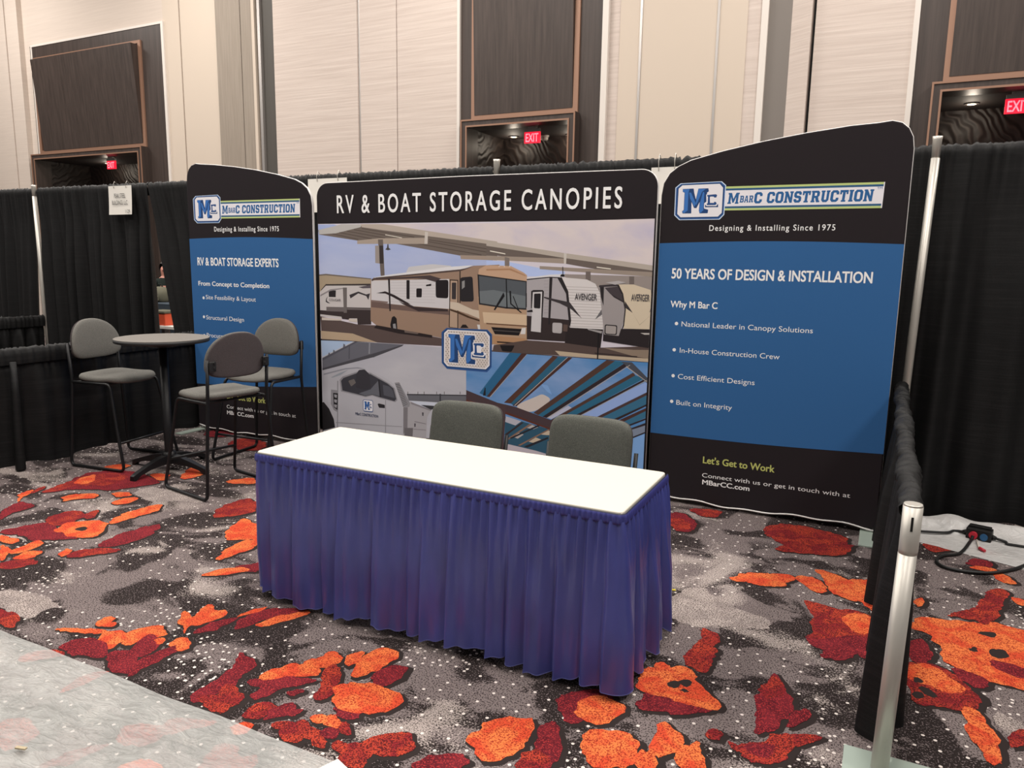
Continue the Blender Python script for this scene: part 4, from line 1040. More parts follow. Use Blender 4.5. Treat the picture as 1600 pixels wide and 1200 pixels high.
    for q in ([(830,558),(858,558),(858,728),(830,725)], [(918,632),(968,632),(966,712),(918,712)], [(1090,558),(1205,555),(1203,722),(1092,715)], [(1005,600),(1052,590),(1050,610),(1005,613)]): A(H2, q, '#231d1f', 1)
    A(H2, [(1216,552),(1292,556),(1292,990),(1208,980)], '#3d3029'); A(H2, [(1224,562),(1284,566),(1284,985),(1216,975)], '#b0947d'); A(H2, [(1235,580),(1275,580),(1272,730),(1235,728)], '#3a3434', 1)
    A(H2, [(1303,475),(1313,475),(1313,760),(1303,760)], '#3d3029')
    A(H2, [(1310,535),(1420,525),(1432,750),(1310,750)], '#2a2628', 1)
    A(H2, [(1325,570),(1350,560),(1350,620),(1325,640)], '#8d8884')
    A(H2, [(1220,750),(1290,760),(1420,820),(1660,860),(1660,950),(1500,910),(1380,860),(1290,830),(1220,810)], '#cbb8a2')
    A(H2, [(1220,815),(1300,840),(1400,885),(1580,945),(1540,945),(1380,895),(1290,855),(1220,830)], '#4a3526')
    A(H2, [(825,490),(850,440),(1060,415),(1170,425),(1230,430),(1220,450),(1050,480)], '#c9c3c0', 1)
    A(H2, [(540,535),(640,515),(1200,440),(1430,425),(1310,470),(560,545)], '#dcd6d3')
    A(H2, [(520,548),(560,535),(1310,462),(1420,440),(1310,478),(560,548),(520,570)], '#54443e')
    A(H2, [(685,960),(700,890),(720,878),(742,900),(750,1010),(720,1035),(700,1010)], '#201c1d', 1); A(H2, [(708,950),(732,945),(740,1000),(716,1022)], '#8f8a88', 1)
    A(H2, [(1310,985),(1330,955),(1360,955),(1385,985)], '#231d1d'); 
    A(H2, [(1460,955),(1560,960),(1570,1010),(1470,1000)], '#d2cac4')
    # motorhome face
    A(H3, [(-60,420),(0,388),(200,395),(300,445),(332,470),(330,525),(0,475),(-70,500)], '#c09b7e')
    A(H3, [(-70,640),(0,700),(335,745),(335,1030),(280,1042),(-40,1030)], '#b19073')
    A(H3, [(-72,462),(0,473),(329,518),(327,752),(160,742),(-60,708)], '#2a2729')
    A(H3, [(-60,475),(0,483),(322,526),(320,740),(160,730),(-50,698)], '#54575a')
    A(H3, [(-55,600),(60,590),(320,640),(320,738),(160,728),(-50,695)], '#6d7172')
    A(H3, [(158,500),(167,502),(174,742),(164,742)], '#1c1a1c')
    A(H3, [(140,610),(60,752),(72,755),(150,640)], '#1c1a1c'); A(H3, [(188,598),(202,598),(205,700),(292,775),(280,777),(195,705)], '#1c1a1c'); A(H3, [(215,640),(222,640),(270,760),(262,762)], '#1c1a1c')
    A(H3, [(0,420),(200,415),(320,470),(320,478),(190,428),(0,432)], '#a97f5f')
    for x in (105, 148, 190): A(H3, [(x-8,402),(x,394),(x+8,402)], '#d9c7b4')
    A(H3, [(-30,770),(335,792),(330,882),(-20,858)], '#cfb292'); A(H3, [(0,858),(330,880),(330,890),(0,868)], '#6a4a36')
    A(H3, [(40,892),(288,908),(265,962),(70,950)], '#1f1a1b'); A(H3, [(60,915),(278,930),(276,936),(60,922)], '#544c48'); A(H3, [(290,900),(322,898),(318,950),(278,950)], '#d6cfc8')
    A(H3, [(50,962),(320,985),(318,1042),(60,1030)], '#b08561'); A(H3, [(85,1008),(245,1018),(240,1028),(90,1020)], '#2e2320')
    A(H3, [(322,615),(342,620),(345,735),(328,735)], '#1f1b1c', 1)
    A(H2, [(60,880),(400,955),(560,962),(1150,1078),(1660,1200),(1660,1215),(1145,1145),(560,1115),(75,1090)], '#5a4a45')
    A(H2, [(75,890),(250,905),(250,920),(75,915)], '#cbbcae'); A(H2, [(315,905),(390,905),(390,935),(315,925)], '#cbbcae')
    A(H2, [(560,960),(1060,1050),(1060,1075),(760,1035),(540,985)], '#2b2222'); A(H2, [(810,1005),(940,1030),(930,1040),(815,1025)], '#6d5d55')
    A(H2, [(65,1010),(350,1035),(570,1115),(70,1082)], '#b59c80')
    # ground at right, trailers
    A(H3, [(60,1040),(330,1000),(640,1020),(930,1060),(1340,1050),(1330,1172),(900,1140),(50,1095)], '#574741')
    A(H3, [(110,1040),(232,1042),(205,1095),(130,1088)], '#1d191a', 1)
    A(H3, [(560,1085),(900,1120),(1332,1150),(1330,1178),(600,1125)], '#bba68c'); A(H3, [(950,1060),(1200,1078),(1336,1080),(1332,1150),(1200,1130)], '#8d7a68'); A(H3, [(880,1100),(1230,1130),(1230,1140),(890,1112)], '#3a2f2c')
    A(H3, [(330,505),(520,490),(600,490),(660,620),(680,845),(450,830),(330,805)], '#a9a09f')
    for k in range(11): A(H3, [(470,515+k*26),(505,514+k*26),(505,517+k*26),(470,518+k*26)], '#968d8c')
    A(H3, [(330,490),(520,465),(640,460),(600,490),(330,510)], '#d7d1cf'); A(H3, [(330,500),(520,482),(600,486),(600,494),(520,492),(330,510)], '#3a3233')
    A(H3, [(330,800),(680,835),(672,1012),(330,992)], '#352b2a')
    A(H3, [(650,890),(952,912),(930,1062),(640,1022)], '#2b2323')
    A(H3, [(600,485),(820,505),(890,540),(940,640),(960,780),(950,912),(680,897),(670,690),(640,560)], '#d5cbc5')
    for k in range(15): A(H3, [(650+k*2,560+k*23),(935+k*1.4,572+k*23),(935+k*1.4,576+k*23),(650+k*2,565+k*23)], '#b5aaa4')
    A(H3, [(580,492),(615,486),(668,600),(692,840),(682,897),(672,840),(650,620)], '#2b2627')
    A(H3, [(515,490),(540,490),(520,872),(505,872)], '#2b2627')
    A(H3, [(366,600),(385,590),(460,590),(470,602),(452,940),(440,850),(450,605),(380,610),(372,740),(364,740)], '#2b2627'); A(H3, [(380,608),(456,604),(444,936),(364,926)], '#cac2be'); A(H3, [(390,620),(445,618),(440,742),(388,738)], '#262224', 1)
    A(H3, [(470,645),(680,690),(778,822),(690,745),(600,700),(470,655)], '#3b3536'); A(H3, [(955,725),(885,832),(952,785)], '#6a6464')
    A(H3, [(540,855),(620,860),(615,945),(538,938)], '#b3aaa6', 1); A(H3, [(628,870),(665,875),(660,930),(625,925)], '#5d4a42')
    A(H3, [(600,480),(612,462),(635,462),(638,482)], '#1f1b1c', 1); A(H3, [(620,400),(626,400),(628,465),(622,465)], '#3a3435')
    A(H3, [(330,760),(375,750),(380,770),(335,770)], '#1f1b1c')
    A(H3, [(955,905),(1352,912),(1338,1065),(950,1005)], '#2b2425')
    A(H3, [(920,555),(1070,545),(1120,650),(1132,800),(1080,965),(960,952)], '#9c928e'); A(H3, [(925,560),(960,560),(955,720),(935,650)], '#2b2627')
    A(H3, [(920,552),(1070,540),(1070,560),(920,568)], '#3a3335'); A(H3, [(965,572),(1080,560),(1128,695),(1010,622)], '#453d3f'); A(H3, [(1010,620),(1130,690),(1130,700),(1040,650)], '#2e292a')
    A(H3, [(1070,545),(1200,545),(1340,590),(1362,620),(1352,912),(1120,905),(1132,750),(1110,620)], '#d0bda2')
    A(H3, [(1065,548),(1080,546),(1116,620),(1138,750),(1124,880),(1085,965),(1116,870),(1128,750),(1106,630)], '#2b2627')
    A(H3, [(1130,680),(1195,778),(1132,735)], '#3b3536'); A(H3, [(1356,740),(1330,775),(1354,765)], '#6a6060'); A(H3, [(1190,770),(1250,870),(1335,800),(1250,880)], '#bba98f')
    A(H3, [(966,870),(1068,878),(1064,958),(964,952)], '#2b2627', 1); A(H3, [(974,879),(1060,886),(1056,950),(972,945)], '#a1968f', 1)
    A(H3, [(970,530),(1080,515),(1140,530),(1050,547)], '#b1a8a4'); A(H3, [(1215,632),(1250,622),(1290,640)], '#8a7d70')
    A(H3, [(910,930),(925,930),(912,1150),(902,1150)], '#1f1b1c'); A(H3, [(825,905),(945,925),(940,945),(830,915)], '#9c9490'); A(H3, [(1255,940),(1345,942),(1340,955),(1290,955)], '#b8aea6')
    # lower left: service truck under a steel beam
    A(H4, [(46,78),(620,100),(1310,150),(1562,158),(1562,800),(1200,1100),(60,1030)], SKT)
    A(H4, [(46,78),(380,90),(60,250)], '#a9b9cf')
    A(H4, [(60,265),(400,92),(910,123),(600,240),(62,390)], '#67656b'); A(H4, [(60,370),(600,212),(910,120),(890,140),(600,252),(62,390)], '#4b484c'); A(H4, [(60,262),(400,90),(430,94),(60,290)], '#55535a')
    A(H4, [(545,105),(560,105),(555,218),(540,218)], '#8a888c'); A(H4, [(335,140),(348,134),(345,270),(332,274)], '#56545a'); A(H4, [(275,155),(280,112),(298,125),(298,145)], '#66646a'); A(H4, [(170,208),(174,174),(190,186),(190,200)], '#66646a'); A(H4, [(120,232),(126,204),(140,212),(138,226)], '#66646a'); A(H4, [(570,240),(600,230),(598,258)], '#4b484c')
    A(H4, [(940,640),(1562,650),(1562,742),(960,705)], '#69676b'); A(H4, [(940,636),(1562,646),(1562,657),(940,648)], '#39373a'); A(H4, [(970,708),(1562,746),(1562,790),(1150,800)], '#cbccd4')
    A(H4, [(1280,635),(1295,635),(1295,740),(1280,740)], '#3d3b3e')
    for x in (950, 1055, 1120, 1250, 1330, 1495): A(H4, [(x-3,612),(x+3,612),(x+3,640),(x-3,640)], '#55504a')
    A(H4, [(68,430),(250,375),(430,360),(530,385),(700,460),(800,530),(850,620),(890,760),(902,1070),(200,1030),(60,1030)], '#b6b1b3')
    A(H4, [(72,425),(300,368),(430,358),(520,380),(420,372),(300,382),(75,440)], '#8f8d92'); A(H4, [(150,462),(240,418),(330,385),(250,440),(165,468)], '#96989d')
    A(H4, [(240,490),(270,455),(420,405),(560,415),(660,470),(760,530),(815,580),(842,700),(820,722),(660,682),(580,655),(510,670),(255,610)], '#8f8a8c')
    A(H4, [(255,500),(280,470),(420,420),(560,430),(650,480),(740,530),(800,580),(830,690),(810,712),(660,670),(580,645),(510,660),(270,600)], '#3e3c41')
    A(H4, [(560,590),(640,500),(662,662),(580,640),(510,655),(440,630)], '#66656a'); A(H4, [(640,490),(655,490),(672,672),(657,668)], '#2c2a2d'); A(H4, [(690,540),(760,560),(795,600),(815,680),(700,650)], '#55545a')
    A(H4, [(330,500),(390,480),(410,520),(360,560)], '#6d6560', 1)
    A(H4, [(412,430),(440,388),(500,380),(550,430),(566,560),(550,582),(490,592),(408,570)], '#3a373b', 1)
    A(H4, [(635,742),(650,735),(710,750),(712,785),(650,780)], '#2d2a2c', 1)
    A(H4, [(216,500),(226,498),(222,1010),(213,1010)], '#878284'); A(H4, [(715,700),(722,700),(722,1040),(714,1040)], '#8d888a'); A(H4, [(200,930),(890,975),(890,982),(200,938)], '#8d888a')
    A(H4, [(75,720),(130,790),(180,900),(192,985),(30,1010),(30,720)], '#262324'); A(H4, [(150,590),(226,600),(220,828),(180,805),(148,740)], '#8c8789'); A(H4, [(172,625),(223,630),(218,805),(180,775)], '#262325')
    for k in range(3): A(H4, [(182,640+k*52),(214,646+k*52),(208,680+k*52),(186,668+k*52)], '#9b9698', 1)
    A(H4, [(902,760),(980,718),(1195,800),(1150,880),(1140,1110),(905,1070)], '#aaa3a3'); A(H4, [(905,775),(950,775),(946,990),(903,1060)], '#7d7677'); A(H4, [(915,990),(1005,990),(1000,1080),(915,1070)], '#6f6868')
    A(H4, [(980,720),(1195,800),(1190,815),(985,742)], '#8a8384'); A(H4, [(1020,920),(1140,945),(1140,952),(1020,928)], '#7d7677'); A(H4, [(1010,1000),(1140,1010),(1140,1016),(1010,1006)], '#7d7677'); A(H4, [(1085,750),(1190,758),(1340,770),(1240,790),(1190,800)], '#3a393b')
    A(H4, [(1098,828),(1116,830),(1113,867),(1100,862)], '#4a4548'); A(H4, [(1018,942),(1033,945),(1030,980),(1018,978)], '#4a4548')
    A(H4, [(812,520),(860,514),(975,735),(965,772),(900,772),(885,715)], '#8e8a8b')
    for k in range(14):
        f = k/13; A(H4, [(822+f*75,535+f*225),(868+f*80,530+f*205),(866+f*80,537+f*205),(824+f*75,543+f*222)], '#5d5759')
    # lower right: steel frame against blue sky
    A(H5, [(20,40),(240,50),(1200,120),(1545,142),(1512,1080),(330,900),(20,560)], SKB)
    A(H5, [(900,600),(1530,300),(1520,420),(1060,620)], '#93a9d6'); A(H5, [(1385,780),(1512,735),(1508,1080),(1385,1060)], '#7ea4d2')
    A(H5, [(430,505),(490,470),(540,450),(600,425),(650,402),(690,420),(725,445),(700,480),(580,558),(480,540)], '#cdbdb2', 2); A(H5, [(640,320),(700,330),(735,410),(690,380)], '#7fa2cf', 1); A(H5, [(690,600),(870,500),(900,520),(730,612)], '#b7b6c6')
    TE, BR, BK = '#2f6285', '#4a302c', '#33282a'
    for q, c_ in (([(130,395),(385,58),(480,65),(190,425)], TE), ([(190,425),(480,65),(525,70),(215,428)], BR), ([(335,475),(740,86),(785,92),(390,482)], '#54382e'), ([(390,482),(785,92),(860,97),(420,500)], '#2f5f78'), ([(405,500),(870,97),(905,100),(440,505)], BR),
                  ([(580,560),(1190,120),(1260,127),(620,578)], '#523a32'), ([(620,578),(1260,127),(1350,136),(660,592)], '#2f647e'), ([(655,592),(1355,136),(1380,158),(690,602)], BK), ([(720,622),(1410,225),(1430,247),(760,625)], '#523a32'), ([(760,625),(1430,247),(1500,275),(880,607)], '#2f647e'), ([(880,605),(1525,268),(1535,285),(915,610)], BK),
                  ([(1050,622),(1532,390),(1532,415),(1090,628)], '#4c3836'), ([(1090,628),(1532,415),(1526,490),(1200,642)], '#3a6a84'), ([(1195,637),(1526,490),(1526,506),(1235,642)], BK), ([(1240,645),(1522,520),(1522,545),(1300,650)], BR), ([(1300,650),(1522,545),(1518,600),(1360,668)], '#3a6a84'), ([(1350,668),(1518,605),(1518,620),(1372,674)], BK), ([(1372,695),(1516,645),(1513,665),(1382,706)], BK), ([(1380,706),(1513,665),(1511,720),(1385,768)], '#7f8796'), ([(1385,768),(1511,720),(1511,731),(1388,780)], BK),
                  ([(1310,132),(1400,138),(1533,268),(1533,312),(1500,292)], '#4a4b52')): A(H5, q, c_)
    for q in ([(215,428),(525,72),(529,72),(222,428)], [(420,498),(862,97),(868,97),(428,500)], [(690,602),(1383,160),(1386,164),(697,604)], [(915,610),(1535,286),(1535,290),(922,611)], [(1355,170),(1530,300),(1530,305),(1350,176)]): A(H5, q, '#b3a69c')
    A(H5, [(345,590),(722,700),(700,930),(338,860)], '#335669')
    for q, c_ in (([(350,588),(480,630),(430,665),(345,635)], '#b8b2b8'), ([(400,755),(450,725),(500,740),(450,775)], '#b3a8a2'), ([(540,800),(600,765),(665,790),(600,815)], '#c7b198'), ([(525,685),(570,660),(620,680),(580,697)], '#b9ada6'), ([(640,740),(700,705),(718,712),(715,745),(690,745)], '#c7b198'), ([(340,790),(550,650),(570,655),(345,802)], '#8a6a58'), ([(450,830),(715,690),(718,700),(470,834)], '#8a6a58'), ([(340,740),(480,640),(500,640),(345,757)], '#3a2c2c'), ([(380,770),(640,650),(655,660),(400,775)], '#2c2a30'), ([(500,840),(700,760),(705,775),(530,850)], '#2c2a30'), ([(335,812),(600,875),(700,905),(700,960),(335,900)], '#c2b4b8')): A(H5, q, c_)
    A(H5, [(20,370),(280,475),(430,510),(742,625),(722,702),(540,622),(350,560),(20,480)], '#4b3a3c'); A(H5, [(20,448),(270,520),(350,550),(722,688),(722,702),(350,570),(20,480)], '#5d3328')
    A(H5, [(270,480),(350,490),(345,620),(330,880),(298,870),(300,640)], '#4f3c3c'); A(H5, [(160,415),(175,350),(182,350),(182,415)], '#232226')
    badge(pr, _bx0, _bx1, _bz0, _bz1, True, rim=False)
    # small badge on the truck door
    q0, q1 = pan.w(495+484/6.667, 520+818/6.667), pan.w(495+588/6.667, 520+698/6.667)
    badge(pr, q0.x, q1.x, q0.z+.002, q1.z-.004, False, rim=False)
    off = pr.top(); pr.done('printed_graphic', root)
    def L(s, p0, p1, cap, m=WHITEINK, bold=.0, **k): return line(root, pan, s, p0, p1, cap, m, bold, off, **k)
    L('RV & BOAT STORAGE CANOPIES', (527, 332), (972, 326), .142, bold=.016, spacing=1.32)
    DI = ink('#4a4546')
    h3 = lambda x, y: (760+x/5.218, 340+y/5.218)
    L('AVENGER', h3(722, 665), h3(902, 680), .045, DI, .02); L('AVENGER', h3(1182, 672), h3(1330, 688), .045, DI, .02)
    h2 = lambda x, y: (490+x/5.714, 340+y/5.714)
    L('COUGAR', h2(140, 745), h2(245, 745), .02, DI, .0)
    h4 = lambda x, y: (495+x/6.667, 520+y/6.667)
    L('MBarC CONSTRUCTION', h4(405, 852), h4(642, 884), .022, ink('#2a3350'), .02)
    hem(root, x0+.01, x1-.01, y, 3)
    feet(root, (x0+.6, x1-.6), y)
centre_banner()

# ------------------------------------------------------------------ skirted table
TX, TY, TA, TL, TW, TZ = -1.88, -2.608, .0074, 1.859, .632, .745
tb = thing('folding_table', 'long white folding table wearing a purple blue pleated skirt', 'table', (TX, TY, 0), TA)
link('tabletop', B(-TL/2+.004, TL/2-.004, -TW/2+.004, TW/2-.004, TZ-.042, TZ-.004, bev=.004), M['white'], tb)
bm = B(-TL/2, TL/2, -TW/2, TW/2, TZ-.02, TZ, bev=0)
ve = [e for e in bm.edges if abs(e.verts[0].co.z-e.verts[1].co.z) > .01]
bmesh.ops.bevel(bm, geom=ve, offset=.022, segments=4, affect='EDGES', profile=.5)
te = [e for e in bm.edges if all(abs(v.co.z-TZ) < 1e-5 for v in e.verts)]
bmesh.ops.bevel(bm, geom=te, offset=.006, segments=3, affect='EDGES', profile=.5)
link('vinyl_cover', bm, M['vinyl'], tb)
for sx in (-1, 1):
    for sy in (-1, 1):
        bm = bmesh.new(); tube(bm, [(sx*.72, sy*.22, 0), (sx*.72, sy*.22, .703)], .014, 10); link('leg', bm, M['tableleg'], tb)
def skirt():
    root = thing('table_skirt', 'purple blue pleated vinyl skirt clipped around the white table', 'table skirt', (TX, TY, 0), TA)
    # path from the rear left corner round the front to the rear right corner
    cx, cy, r = TL/2+.004, TW/2+.004, .026
    path = []
    def seg(a, b):
        a, b = Vector(a), Vector(b); n = max(2, int((b-a).length/.0055)); d = (b-a).normalized(); nn = Vector((d.y, -d.x, 0))
        for i in range(n): path.append((a.lerp(b, i/n), nn))
    def corner(c, a0, a1):
        for i in range(8):
            a = R(a0+(a1-a0)*i/8); path.append((Vector((c[0]+r*math.cos(a), c[1]+r*math.sin(a), 0)), Vector((math.cos(a), math.sin(a), 0))))
    seg((-cx, cy, 0), (-cx, -cy+r, 0)); corner((-cx+r, -cy+r), 180, 270); seg((-cx+r, -cy, 0), (cx-r, -cy, 0)); corner((cx-r, -cy+r), 270, 360); seg((cx, -cy+r, 0), (cx, cy, 0))
    s = [0]
    for (a, _), (b, _) in zip(path, path[1:]): s.append(s[-1]+(b-a).length)
    rnd = random.Random(21)
    # irregular pleat centres
    L = s[-1]; pl = []; x = 0
    while x < L:
        w = rnd.uniform(.07, .20); pl.append((x, w, rnd.uniform(.5, 1.0))); x += w
    def lobes(x):
        for c, w, a in pl:
            if c <= x < c+w:
                q = (x-c)/w
                k_ = min(1, q*w/.012)*(1-q)**.55*(1+.18*math.sin(q*w*70+c*40)); return a*min(1.3, w/.10)*k_, min(1, k_)
        return 0, 0
    zt = TZ-.036; rows = [0, .02, .05, .09, .14, .2, .28, .38, .5, .62, .74, .86, .95, 1]
    bm = bmesh.new(); grid = []
    for (p, n), x in zip(path, s):
        lb, lbh = lobes(x); g = math.sin(x*2*PI/.047+1.5*math.sin(x*13))
        g2 = math.sin(x*2*PI/.02+2*math.sin(x*9))
        corner_fl = -math.exp(-((x-(TW))/.12)**2)*.02+math.exp(-((x-(TW+TL)+.05)/.09)**2)*.03
        slow = .5+.5*math.sin(x*4.1+1.0)
        col = []
        hemz = .020+.016*slow+.010*math.sin(x*11)+.024*max(0, 1-lbh)
        for t in rows:
            k = min(1, t*1.6)
            d = .006+(.0095*g+.003*g2)*max(0, 1-t*2.6)*(.35+.65*min(1, t*18))+lb*.047*k*(.6+.4*t)+.012*t*slow+corner_fl*t+.008*min(1, t*5)
            d += .006*noise.noise(Vector((x*9, t*5, 3)))*k
            z = zt-(zt-hemz)*t
            col.append(bm.verts.new(p+n*d+Vector((0, 0, z))))
        grid.append(col)
    for a, b in zip(grid, grid[1:]):
        for j in range(len(a)-1): f = bm.faces.new((a[j], b[j], b[j+1], a[j+1])); f.smooth = True
    hp = [c[-1].co+Vector((0, 0, .001)) for c in grid]
    link('pleated_panel', bm, M['skirt'], root, fix=False)
    link('hem_piping', tube(bmesh.new(), hp, .0016, 5), M['piping'], root)
    # shirred waistband
    bm = bmesh.new(); grid = []
    for (p, n), x in zip(path, s):
        w = .0032*math.sin(x*2*PI/.021+.8*math.sin(x*31)); col = []
        for z, d in ((zt+.030, .0025), (zt+.027, .0065), (zt+.015, .008+w), (zt-.002, .009+w), (zt-.012, .008+w*.6), (zt-.014, .003)):
            col.append(bm.verts.new(p+n*d+Vector((0, 0, z))))
        grid.append(col)
    for a, b in zip(grid, grid[1:]):
        for j in range(len(a)-1): f = bm.faces.new((a[j], b[j], b[j+1], a[j+1])); f.smooth = True; f.material_index = 1 if j < 1 else 0
    link('waistband', bm, [M['skirtband'], M['skirttrim']], root, fix=False)
skirt()

# ------------------------------------------------------------------ upholstered seats
def pad(outline, z0, z1, crown=.012, edge=.018, m=None):
    """cushion with rolled edges over an outline in x,y (closed list of Vectors)"""
    c = sum(outline, Vector())/len(outline); bm = bmesh.new(); rings = []
    def ring(k, z, ins): 
        n = len(outline); out = []
        for i, p in enumerate(outline):
            t = (outline[(i+1) % n]-outline[i-1]).normalized(); nn = Vector((t.y, -t.x, 0))
            if nn.dot(p-c) < 0: nn = -nn
            q = c+(p-nn*ins-c)*k; out.append(bm.verts.new((q.x, q.y, z)))
        return out
    h = z1-z0
    lv = [(.12, z0, 0), (.4, z0, .01), (.72, z0, .018), (1, z0, .022), (1, z0+h*.12, .008), (1, z0+h*.35, 0), (1, z0+h*.62, .002), (1, z0+h*.85, .010), (1, z1, .028), (.72, z1+crown*.6, .02), (.4, z1+crown*.95, .01), (.12, z1+crown, .0)]
    rs = [ring(*q) for q in lv]; n = len(outline)
    for a, b in zip(rs, rs[1:]):
        for k in range(n): f = bm.faces.new((a[k], a[(k+1) % n], b[(k+1) % n], b[k])); f.smooth = True
    bm.faces.new(rs[0][::-1]); f = bm.faces.new(rs[-1]); f.smooth = True
    return bm
def superpts(a, b, e, n=40, cx=0, cy=0):
    out = []
    for i in range(n):
        t = 2*PI*i/n; c, s_ = math.cos(t), math.sin(t)
        out.append(Vector((cx+a*math.copysign(abs(c)**(2/e), c), cy+b*math.copysign(abs(s_)**(2/e), s_), 0)))
    return out
def back_pad(outline, thick, lean, zc, x, curve=.05):
    """backrest: outline in (y,z); built flat then stood up, leaning and wrapping"""
    bm = pad([Vector((p.x, p.y, 0)) for p in outline], 0, thick, .008)
    for v in bm.verts:
        yy, zz, tt = v.co.x, v.co.y, v.co.z
        v.co = Vector((x+tt-lean*(zz)+curve*(yy/.24)**2, yy, zc+zz))
    return bm

WS = .235   # half width of the frame at the seat
WF = .285   # half width of the sled on the floor
def stool(label, loc, rz):
    root = thing('bar_stool', label, 'bar stool', loc, rz, 'sled base bar stools')
    for sy in (-1, 1):
        y = sy*WS
        bm = bmesh.new()
        yf = sy*WF; at = lambda z: y+(yf-y)*(.7-z)/.7
        pts = [(.0, y, .985), (.02, y, .68), (.012, at(.3), .30), (0, yf, .013), (.54, yf, .013), (.47, at(.33), .33), (.40, y, .680), (.02, y, .680)]
        tube(bm, fillet(pts, .045, 6), .0118, 10); link('sled_frame', bm, M['tube'], root)
    bm = bmesh.new()
    tube(bm, [(.489, -WF+.015, .225), (.489, WF-.015, .225)], .0095, 10); link('footrest', bm, M['tube'], root)
    bm = bmesh.new(); tube(bm, [(.36, -WS, .680), (.36, WS, .680)], .0095, 8); tube(bm, [(.07, -WS, .680), (.07, WS, .680)], .0095, 8); link('seat_rail', bm, M['tube'], root)
    ol = [Vector((p.x+.03*(p.y/.22)**2*(1 if p.x < .3 else -1), p.y, 0)) for p in superpts(.238, .240, 5.0, 56, .240)]
    s = link('seat', pad(ol, .686, .734, .014), M['upholstery'], root)
    for v in s.data.vertices:      # waterfall front and dished middle
        q = v.co.x-.240; v.co.z += -.28*max(0, q-.12)**1.6*4 - .10*(.225**2-(v.co.y)**2)*1.2*(1 if v.co.z > .71 else 0)+.02*(q/.235)**2
    # D-shaped back, straight shoulders running into a round crown
    ol = []
    for i in range(48):
        t = 2*PI*i/48; c, s_ = math.cos(t), math.sin(t)
        e = 2.25 if s_ > 0 else 3.2
        b = .220 if s_ > 0 else .098
        ol.append(Vector((.232*math.copysign(abs(c)**(2/e), c), b*math.copysign(abs(s_)**(2/e), s_), 0)))
    bk = link('backrest', back_pad(ol, .036, .10, .945, -.012, .045), M['upholstery'], root)
    link('back_shell', back_pad([p*.985 for p in ol], .010, .10, .945, -.02, .045), M['shell'], bk)
    for sy in (-1, 1):
        bm = bmesh.new()
        for z in (.93, .965):
            tube(bm, [(-.034, sy*(WS-.035), z), (.0, sy*(WS-.035), z)], .009, 8)
        box(bm, -.028, -.012, min(sy*WS, sy*(WS-.05)), max(sy*WS, sy*(WS-.05)), .905, .975, bev=.006)
        link('back_bracket', bm, M['plastic'], bk)
    return root
def place(nr_near, e_ang, near_sign):
    """centre-rear floor point from the near side's rear floor point"""
    e = Vector((math.cos(e_ang), math.sin(e_ang), 0)); l = Vector((-e.y, e.x, 0))
    return Vector(nr_near)+l*WF*near_sign
a = R(8); stool('grey bar stool at the left, facing the round bistro table', place((-5.855, -1.929, 0), a, 1), a)
a = R(170.6); stool('grey bar stool nearest the camera, its back turned to view', place((-4.195, -2.045, 0), a, -1), a)
a = R(-85); stool('grey bar stool standing against the left blue banner', place((-5.06, -.74, 0), a, 1), a)

# desk chairs behind the skirted table
def desk_chair(label, loc, rz):
    root = thing('guest_chair', label, 'chair', loc, rz, 'guest chairs behind the skirted table')
    hw = .25
    for sy in (-1, 1):
        bm = bmesh.new(); y = sy*hw
        tube(bm, fillet([(-.03, y, .70), (.02, y, .43), (.03, y, .3), (-.02, y, .012), (.50, y, .012), (.45, y, .43), (.02, y, .43)], .045, 6), .0118, 10); link('sled_frame', bm, M['tube'], root)
    bm = bmesh.new(); tube(bm, [(.38, -hw, .43), (.38, hw, .43)], .0095, 8); tube(bm, [(.08, -hw, .43), (.08, hw, .43)], .0095, 8); link('seat_rail', bm, M['tube'], root)
    link('seat', pad(superpts(.235, .235, 4.5, 44, .245), .437, .492, .014), M['upholstery2'], root)
    ol = [Vector((p.x, p.y, 0)) for p in superpts(.235, .20, 6, 52)]
    bk = link('backrest', back_pad(ol, .045, .14, .665, -.035, .03), M['upholstery2'], root)
    link('back_shell', back_pad([p*.985 for p in ol], .010, .14, .665, -.043, .03), M['shell'], bk)
    return root
desk_chair('dark grey padded chair behind the white table, left of the pair', (-2.245, -1.865, 0), R(-90))
desk_chair('dark grey padded chair behind the white table, right of the pair', (-1.475, -1.885, 0), R(-91.5))

